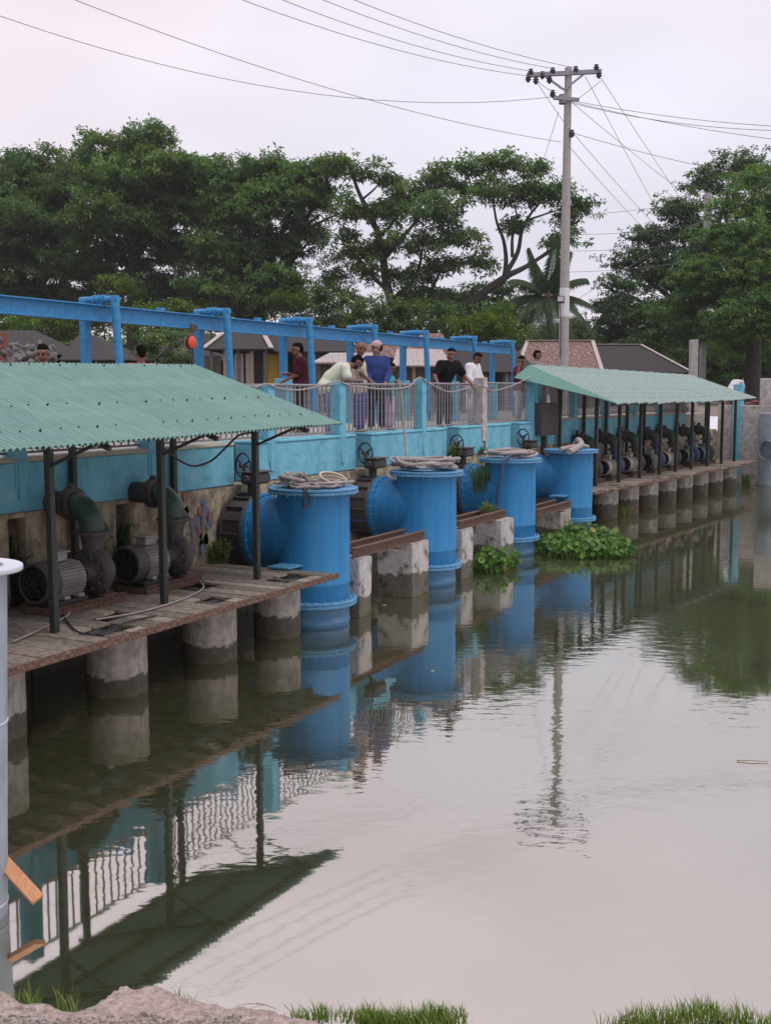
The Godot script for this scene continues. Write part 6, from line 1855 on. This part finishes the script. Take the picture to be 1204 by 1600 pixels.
# x0..x1: columns of the eave, xr0..xr1: of the ridge; rows of ridge and eave; depth of the front eave
func hut(label: String, x0: float, x1: float, xr0: float, xr1: float, yr: float, ye: float, z: float, deep: float, roof: Material, walls: Array, strips: bool, posts := 4) -> Node3D:
	z *= 1.45
	deep *= 1.45
	var a := at_z(x0, ye, z)
	var b := at_z(x1, ye, z)
	var eh := (a.y + b.y) * 0.5
	var base := Vector3((a.x + b.x) * 0.5, 2.38, -z)
	var o := thing("hut", label, "hut", Transform3D(Basis(), base))
	var r0 := at_z(xr0, yr, z + deep * 0.5) - base
	var r1 := at_z(xr1, yr, z + deep * 0.5) - base
	var e := eh - 2.38
	var fa := Vector3(a.x - base.x, e, 0)
	var fb := Vector3(b.x - base.x, e, 0)
	var ba := Vector3(fa.x, e, -deep)
	var bb := Vector3(fb.x, e, -deep)
	slope("roof_slope", [fa, fb, r1, r0], roof, o)
	slope("roof_slope", [ba, bb, r1, r0], roof, o)
	slope("roof_slope", [fa, ba, r0], roof, o)
	slope("roof_slope", [fb, bb, r1], roof, o)
	if strips:
		var k := 0
		for q in [[fa, r0], [fb, r1], [r0, r1]]:
			var s := MB.new()
			s.beam(q[0] + Vector3(0, 0.045, 0.02), q[1] + Vector3(0, 0.045, 0.02), 0.22, 0.04, 0.004)
			obj("ridge_strip", s, M.ridge, o)
	for k in posts:
		var u := (k + 0.5) / posts
		var p := fa.lerp(fb, u) + Vector3(0, 0, -0.3)
		obj("post", boxm(Vector3(0.15, e, 0.15), 0.01), M.bamboo if k % 2 else M.dark_wall, o, Transform3D(Basis(), Vector3(p.x, e * 0.5 - 0.03, p.z)))
	obj("back_wall", boxm(Vector3(fb.x - fa.x - 0.3, e, 0.1), 0.01), M.dark_wall, o, Transform3D(Basis(), Vector3((fa.x + fb.x) * 0.5, e * 0.5 - 0.05, -deep + 0.3)))
	for w in walls:
		# [column from, to, row top, material]
		var l := at_z(w[0], w[2], z + 0.5) - base
		var r := at_z(w[1], w[2], z + 0.5) - base
		obj("wall_panel", boxm(Vector3(r.x - l.x, minf(l.y, e - 0.1), 0.06), 0.006), w[3], o, Transform3D(Basis(), Vector3((l.x + r.x) * 0.5, minf(l.y, e - 0.1) * 0.5, -0.5)))
	return o

func make_huts() -> void:
	hut("long low black roofed hut behind the rubble heap", -160, 88, -110, 55, 516, 553, 39, 5.0, M.thatch, [[-120, 80, 553, M.dark_wall]], false)
	var bc := thing("brick_pillar", "red brick pillar at the corner of the low black roofed hut", "pillar", Transform3D(Basis(), Vector3(at_z(6, 550, 55).x, 2.38, -55)))
	var bh: float = at_z(6, 518, 55).y - 2.38
	var bn := int(bh / 0.11)
	for k in bn:
		for j in 2:
			obj("brick", boxm(Vector3(0.19 if k % 2 else 0.40, 0.095, 0.40 if k % 2 else 0.19), 0.006), M.brick, bc, Transform3D(Basis(), Vector3((j - 0.5) * 0.21 if k % 2 else 0.0, 0.055 + k * 0.11, 0.0 if k % 2 else (j - 0.5) * 0.21)))
	hut("black gabled hut between the rubble heap and the first gantry frame", 92, 205, 122, 150, 524, 562, 37, 4.5, M.thatch, [[95, 200, 562, M.dark_wall]], false, 3)
	hut("grey roofed hut behind the chain hoist", 196, 345, 230, 320, 520, 562, 43, 5.0, M.thatch, [[205, 330, 565, M.dark_wall]], false)
	hut("open black hip-roofed pavilion with a pale ridge strip beside a tree trunk", 318, 424, 366, 404, 508, 545, 35, 4.0, M.thatch, [[318, 345, 556, M.dark_wall], [366, 380, 552, M.ridge], [384, 392, 552, M.ridge]], true, 5)
	hut("black hip-roofed stall with a yellow panel behind the maroon shirted man", 398, 556, 428, 520, 514, 549, 36, 4.5, M.thatch, [[418, 440, 549, M.yellow], [458, 550, 550, M.dark_wall], [406, 412, 549, M.elbow]], false, 6)
	hut("stall with a low grey tin awning behind the cream shirted man", 486, 596, 515, 590, 551, 566, 33, 2.4, M.tin_pale, [[495, 590, 568, M.dark_wall]], false, 5)
	hut("rusty tin roofed stall behind the man with the cap", 548, 712, 566, 690, 521, 558, 38, 4.0, M.tin, [[560, 700, 560, M.dark_wall]], false, 5)
	hut("stall with a pale patched tin roof behind the man in black", 612, 704, 620, 690, 545, 571, 34, 2.4, M.tin_pale, [[612, 700, 572, M.dark_wall]], false, 4)
	hut("brown thatched stall behind the man in white", 676, 842, 712, 800, 540, 581, 37, 4.5, M.thatch, [[690, 770, 583, M.dark_wall], [785, 800, 583, M.tube_base], [805, 812, 583, M.ridge]], false, 5)
	hut("red-brown hip-roofed tin hut behind the power pole", 806, 940, 824, 925, 533, 580, 43, 6.0, M.tin, [[812, 935, 583, M.dark_wall]], true)
	hut("black hip-roofed hut with pale ridge strips beyond the far shed", 880, 1080, 922, 1000, 539, 582, 47, 6.0, M.thatch, [[890, 1070, 584, M.dark_wall]], true)
	# rubble heap
	rng.seed = 18
	var mb := MB.new()
	for k in 1500:
		var u := rng.randf()
		var px := lerpf(-60, 112, u)
		var hgt := (1.0 - absf(px - 40.0) / 110.0)
		var p := fr(t_of(px, 15.5), 15.5 + rnd(-0.7, 0.9), 2.38)
		p.y += rng.randf() * 1.95 * clampf(hgt, 0.15, 1.0)
		var r := rnd(0.05, 0.15)
		mb.box(p, Vector3(r * rnd(0.8, 1.5), r * rnd(0.6, 1.1), r * rnd(0.8, 1.5)), Basis.from_euler(Vector3(rnd(0, 3), rnd(0, 3), rnd(0, 3))), r * 0.22)
	tag(obj("rubble_heap", mb, M.stone), "heap of grey broken stones beyond the near green roof", "rubble", "", "stuff")
	# bricks stacked beyond the end wall
	var bk := MB.new()
	for k in 90:
		var p := A2 + W2 * rnd(15.9, 16.8) + P2 * rnd(-1.0, 1.6) + Vector3(0, 2.42 + rng.randf() * 0.5, 0)
		bk.box(p, Vector3(0.24, 0.09, 0.12), Basis(Vector3.UP, rnd(0, 3)) * Basis(Vector3.RIGHT, rnd(-0.5, 0.5)), 0.006)
	tag(obj("brick_heap", bk, M.brick), "loose heap of red bricks on top beyond the end wall", "bricks", "", "stuff")
	# pale sacks seen under the end of the far roof
	for k in 5:
		var sk := MB.new()
		sk.ball(Vector3.ZERO, Vector3(0.42, 0.17, 0.26), 14)
		sk.ball(Vector3(0.22, 0.02, 0.02), Vector3(0.24, 0.15, 0.22), 12)
		var o := obj("sack", sk, M.tin_pale, null, X2(11.7 + (k % 3) * 0.75 + 0.3 * (k / 3), 2.3, 2.66 + 0.28 * (k / 3), 0.3 * k))
		tag(o, "pale filled sack lying on the walkway near the end of the far shed", "sack", "pale sacks by the far shed")

# ---------------------------------------------------------------- power pole and wires
func make_pole() -> void:
	var z := 51.5
	var foot := at_z(879, 600, z)
	foot.y = 2.4
	var top := at_z(880, 106, z)
	var o := thing("power_pole", "tall grey concrete power pole with a crossarm behind the far shed", "pole", Transform3D(Basis(), foot))
	var h := top.y - foot.y
	var mb := MB.new()
	var d := top - foot
	mb.lathe(Transform3D(Basis(Vector3.RIGHT, d.y * Vector3.UP, Vector3.BACK).scaled(Vector3(1, 1.0 / d.y, 1)), Vector3.ZERO), [Vector2(0.25, -0.3), Vector2(0.155, h), Vector2(0, h + 0.01)], 8)
	obj("shaft", mb, M.pole, o)
	var P := func(x: float, y: float) -> Vector3: return at_z(x, y, z) - foot
	var ca := MB.new()
	ca.beam(P.call(822, 119) + Vector3(0, 0, 0.15), P.call(938, 113) + Vector3(0, 0, 0.15), 0.15, 0.19, 0.01)
	obj("crossarm", ca, M.galv, o)
	for q in [[848, 119, 880, 142], [912, 116, 880, 142]]:
		var br := MB.new()
		br.beam(P.call(q[0], q[1]) + Vector3(0, 0, 0.15), P.call(q[2], q[3]) + Vector3(0, 0, 0.15), 0.07, 0.09)
		obj("brace", br, M.galv, o)
	var lo := MB.new()
	lo.beam(P.call(863, 154) + Vector3(0, 0, 0.16), P.call(903, 158) + Vector3(0, 0, 0.2), 0.13, 0.16, 0.006)
	lo.cyl(P.call(880, 148), P.call(880, 162), 0.22, 0.22, 12)
	obj("lower_bracket", lo, M.galv, o)
	for q in [[828, 112], [846, 116], [862, 110], [898, 108], [930, 105], [934, 115], [836, 124], [862, 145], [857, 123], [892, 207], [824, 121]]:
		var ins := MB.new()
		ins.lathe(Transform3D(Basis(), P.call(q[0], q[1] + 3) + Vector3(0, 0, 0.15)), [Vector2(0.0, -0.17), Vector2(0.05, -0.17), Vector2(0.1, -0.08), Vector2(0.15, -0.06), Vector2(0.08, 0.0), Vector2(0.14, 0.03), Vector2(0.075, 0.1), Vector2(0.1, 0.15), Vector2(0, 0.18)], 10)
		obj("insulator", ins, M.porcelain, o)
	# white band with a floodlight
	var y0: float = P.call(879, 495).y
	var y1: float = P.call(879, 450).y
	var wb := MB.new()
	var ra := lerpf(0.25, 0.155, y0 / h) + 0.008
	wb.lathe(Transform3D(), [Vector2(ra, y0), Vector2(ra - 0.006, y1)], 8)
	obj("painted_band", wb, M.white, o)
	var fl := MB.new()
	var fp: Vector3 = P.call(873, 469) + Vector3(0, 0, 0.36)
	fl.box(fp, Vector3(0.34, 0.32, 0.12), Basis(Vector3.RIGHT, 0.25), 0.02)
	var fo := obj("floodlight", fl, M.rubber, o)
	var gl := MB.new()
	gl.box(fp + Vector3(0, 0.018, 0.062), Vector3(0.26, 0.21, 0.02), Basis(Vector3.RIGHT, 0.25), 0.004)
	obj("lens", gl, M.white, fo)
	var cb := MB.new()
	cb.tube(PackedVector3Array([fp - Vector3(0, 0.14, 0.08), fp + Vector3(0.05, -1.0, -0.12), fp + Vector3(0.05, -2.6, -0.10)]), 0.02)
	obj("lead", cb, M.cable, o)
	# stub and the second pole
	var sp := at_z(1082, 590, 50)
	var s2 := thing("stub_pole", "short grey concrete stub pole behind the far roof", "pole", Transform3D(Basis(), Vector3(sp.x, 2.38, sp.z)))
	var sh: float = at_z(1082, 531, 50).y - 2.38
	obj("shaft", boxm(Vector3(0.33, sh, 0.33), 0.02), M.pole, s2, Transform3D(Basis(Vector3.BACK, 0.012), Vector3(0, sh * 0.5, 0)))
	var s3 := at_z(1096, 600, 84)
	var o3 := thing("distant_pole", "grey pole standing half hidden in the large dark tree", "pole", Transform3D(Basis(), Vector3(s3.x, 2.38, s3.z)))
	var h3: float = at_z(1096, 302, 84).y - 2.38
	obj("shaft", boxm(Vector3(0.42, h3, 0.42), 0.03), M.pole, o3, Transform3D(Basis(), Vector3(0, h3 * 0.5, 0)))

func make_wires() -> void:
	# [from column,row,distance, to column,row,distance, sag, radius, label]
	var z := 51.2
	var list := [
		[820, 118, z, 150, -95, 36.0, 0.6, "overhead wire tied to the outer end of the pole crossarm"], [828, 111, z, 190, -112, 36.0, 0.6, "overhead wire tied next to the outer end of the crossarm"], [862, 107, z, 210, -135, 36.0, 0.6, "overhead wire tied beside the pole top on the canal side"], [898, 106, z, 230, -150, 36.0, 0.6, "overhead wire passing just behind the pole top"],
		[876, 222, z + 0.3, -260, -160, 33.0, 0.9, "long overhead wire tied half way down the pole"], [874, 150, 51.7, -420, -150, 36.0, 2.2, "long sagging overhead wire tied to the lower bracket of the pole"],
		[892, 157, z, 1420, 200, 49.0, 0.4, "upper wire leaving the pole bracket towards the big green tree"], [892, 159, z, 1420, 236, 49.0, 0.35, "lower wire leaving the pole bracket towards the big green tree"], [892, 161, z, 1420, 196, 46.0, 0.6, "middle wire leaving the pole bracket towards the big green tree"],
		[892, 207, z, 1330, 292, 62.0, 0.4, "wire from the half height of the pole to the big green tree"],
		[938, 122, z, 1085, 345, 86.0, 0.0, "steep wire from the crossarm tip down to the large dark tree"], [914, 120, z, 1050, 370, 86.0, 0.1, "steep wire from the inner crossarm down to the large dark tree"], [895, 162, z, 1090, 318, 86.0, 0.1, "slanting wire from the pole bracket down to the large dark tree"], [888, 200, z, 1040, 370, 86.0, 0.1, "slanting wire from the middle of the pole to the large dark tree"], [888, 228, z, 1020, 372, 86.0, 0.1, "lowest slanting wire from the pole to the large dark tree"],
		[838, 128, z, 880, 190, z, 0.03, "short jumper wire between crossarm and pole shaft"], [872, 175, z, 843, 268, 80.0, 0.0, "thin stay wire falling from the pole into the open tree"], [938, 126, z, 893, 160, z, 0.05, "short jumper wire between crossarm tip and bracket"], [836, 124, z, 868, 145, z, 0.06, "short jumper wire under the crossarm"],
		[880, 335, 84.0, 1096, 312, 84.0, 0.25, "thin distant wire tied to the top of the half hidden pole"], [870, 366, 84.0, 1090, 350, 84.0, 0.25, "second thin distant wire of the half hidden pole"], [880, 392, 84.0, 1090, 378, 84.0, 0.2, "third thin distant wire of the half hidden pole"], [870, 425, 84.0, 1080, 408, 84.0, 0.2, "fourth thin distant wire of the half hidden pole"], [900, 468, 84.0, 1090, 346, 83.0, 0.1, "stay wire running from the half hidden pole down to the palm"]]
	for w in list:
		var mb := MB.new()
		mb.tube(hang(at_z(w[0], w[1], w[2]), at_z(w[3], w[4], w[5]), w[6]), 0.013 if w[2] < 60 else 0.016, -1.0, 5)
		tag(obj("overhead_wire", mb, M.wire), w[7], "wire", "overhead wires")

# ---------------------------------------------------------------- plants in and by the water
func make_water_plants() -> void:
	rng.seed = 44
	for q in [["floating clump of water hyacinth between two blue pipes", [[768, 892, 0.34, 0.26, 90], [745, 880, 0.22, 0.2, 40], [795, 885, 0.2, 0.2, 34]]], ["large floating mat of water hyacinth before the pipe by the far deck", [[905, 868, 0.62, 0.50, 200], [950, 868, 0.55, 0.40, 150], [870, 862, 0.5, 0.45, 130], [915, 845, 0.6, 0.6, 130], [945, 852, 0.45, 0.5, 90], [885, 840, 0.45, 0.5, 80]]]]:
		var c0: Vector3 = on_h(q[1][0][0], q[1][0][1], 0.0)
		var o := thing("water_hyacinth", q[0], "plant", Transform3D(Basis(), c0), "floating water hyacinth")
		var leaf := MB.new()
		var stem := MB.new()
		for b in q[1]:
			var c: Vector3 = on_h(b[0], b[1], 0.0) - c0
			for k in int(b[4]):
				var a := rnd(0, TAU)
				var r := sqrt(rng.randf())
				var p: Vector3 = c + Vector3(cos(a) * r * b[2], -0.02, sin(a) * r * b[3])
				var hgt: float = (0.08 + 0.30 * rng.randf()) * (1.2 - 0.55 * r)
				var out := Vector3(cos(a), 0, sin(a)) * rnd(0.0, 0.5) + Vector3(rnd(-0.4, 0.4), 0, rnd(-0.4, 0.4))
				var top := p + out * hgt * 0.6 + Vector3(0, hgt, 0)
				stem.col = Color(0.10, 0.19, 0.04)
				stem.tube(PackedVector3Array([p, p.lerp(top, 0.5) + Vector3(0, 0.02, 0), top]), 0.011, 0.006, 4, false)
				# round cupped leaf
				var nn := (Vector3(rnd(-0.9, 0.9), rnd(0.35, 1.0), rnd(-0.2, 1.0)) + out * 0.5).normalized()
				var sx := nn.cross(Vector3(rnd(-1, 1), 0.3, rnd(-1, 1))).normalized()
				var sz := sx.cross(nn)
				var rr := rnd(0.034, 0.082)
				var g := rnd(0.7, 1.25)
				leaf.col = Color(0.052 * g, 0.135 * g, 0.022 * g).lerp(Color(0.14, 0.25, 0.04), rng.randf() * rng.randf())
				if rng.randf() < 0.04: leaf.col = Color(0.26, 0.24, 0.07)
				var rim := []
				for j in 9:
					var t := TAU * j / 9
					rim.append(top + sx * cos(t) * rr + sz * sin(t) * rr * 0.86 + nn * rr * 0.25)
				for j in 9: leaf.face([top, rim[j], rim[(j + 1) % 9]], nn)
		var lf := obj("leaves", leaf, M.hyacinth, o)
		lf.set_meta("kind", "stuff")
		obj("stalks", stem, M.hyacinth, o).set_meta("kind", "stuff")
	# weeds on piers, wall and pipe
	var spots := [[fr(20.0, 8.05, 0.86), 0.34, 150, "dry grassy weed growing on top of a white pier"], [fr(20.95, 8.62, 1.25), 0.75, 130, "tall leafy weed growing in front of the branch of the weedy pipe"], [fr(21.35, 9.38, 1.86), 0.42, 130, "bushy weed growing on the wall ledge beside a valve"], [fr(12.95, 9.33, 0.88), 0.36, 130, "weed sprouting on the near deck against the wall"], [fr(11.05, 9.52, 0.72), 0.95, 190, "dark ferns filling the wall slot behind the second pump"], [fr(9.28, 9.52, 0.72), 0.85, 150, "dark ferns filling the wall slot behind the first pump"], [fr(14.75, 9.36, 0.95), 0.26, 60, "small weed at the wall behind the first pair of piers"], [fr(22.9, 9.38, 1.90), 0.2, 60, "thin weed on the wall ledge near the far valve"], [A2 + W2 * 3.0 + P2 * 0.3 + Vector3(0, 0.0, 0), 0.4, 50, "thin weeds at the foot of the far piles"], [A2 + W2 * 14.7 + P2 * 0.4, 0.5, 120, "weeds in the water at the end of the far deck"]]
	for s in spots:
		var mb := MB.new()
		for k in int(s[2]):
			var a := rnd(0, TAU)
			var hgt: float = s[1] * rnd(0.35, 1.0)
			var b: Vector3 = s[0] + Vector3(rnd(-0.5, 0.5), 0, rnd(-0.5, 0.5)) * minf(s[1], 0.3) * 0.9
			if s[3].contains("slot"): b = s[0] + W1 * rnd(-0.10, 0.10) + P1 * rnd(-0.08, 0.12) + Vector3(0, rnd(0, 0.7) * s[1], 0)
			var lean := Vector3(cos(a), 0, sin(a)) * hgt * rnd(0.1, 0.5)
			if s[3].contains("slot"): hgt *= 0.4
			var tip := b + lean + Vector3(0, hgt, 0)
			var w := lean.cross(Vector3.UP).normalized() * rnd(0.004, 0.011)
			var m := b.lerp(tip, 0.55) + Vector3(0, hgt * 0.12, 0)
			var g := rnd(0.6, 1.3)
			mb.col = Color(0.10 * g, 0.17 * g, 0.04 * g) if rng.randf() > 0.22 or s[1] > 0.5 else Color(0.34, 0.29, 0.14)
			if s[3].contains("slot"): mb.col = Color(0.03 * g, 0.065 * g, 0.022 * g)
			mb.face([b - w * 0.5, b + w * 0.5, m + w, m - w], Vector3(0, 0.3, 1))
			mb.face([m - w, m + w, tip], Vector3(0, 0.3, 1))
			if k % 3 == 0:
				for j in 3:
					var lp := b.lerp(tip, 0.35 + 0.25 * j)
					var ld := Vector3(rnd(-1, 1), rnd(-0.2, 0.5), rnd(-1, 1)).normalized()
					var lw := ld.cross(Vector3.UP).normalized() * 0.016
					mb.face([lp, lp + ld * 0.04 + lw, lp + ld * 0.10], Vector3.UP)
					mb.face([lp, lp + ld * 0.10, lp + ld * 0.04 - lw], Vector3.UP)
		tag(obj("weed", mb, M.grass), s[3], "weed")

func _ready() -> void:
	noise.seed = 2
	noise.frequency = 0.01
	noise.fractal_octaves = 3
	make_camera()
	make_sky()
	make_materials()
	make_water()
	make_land()
	make_wall()
	make_railings()
	make_gantry()
	make_decks()
	make_near_shed()
	make_far_shed()
	make_tubes()
	make_piers()
	make_pumps()
	make_grey_pipes()
	make_huts()
	make_pole()
	make_trees()
	make_people()
	make_wires()
	make_water_plants()
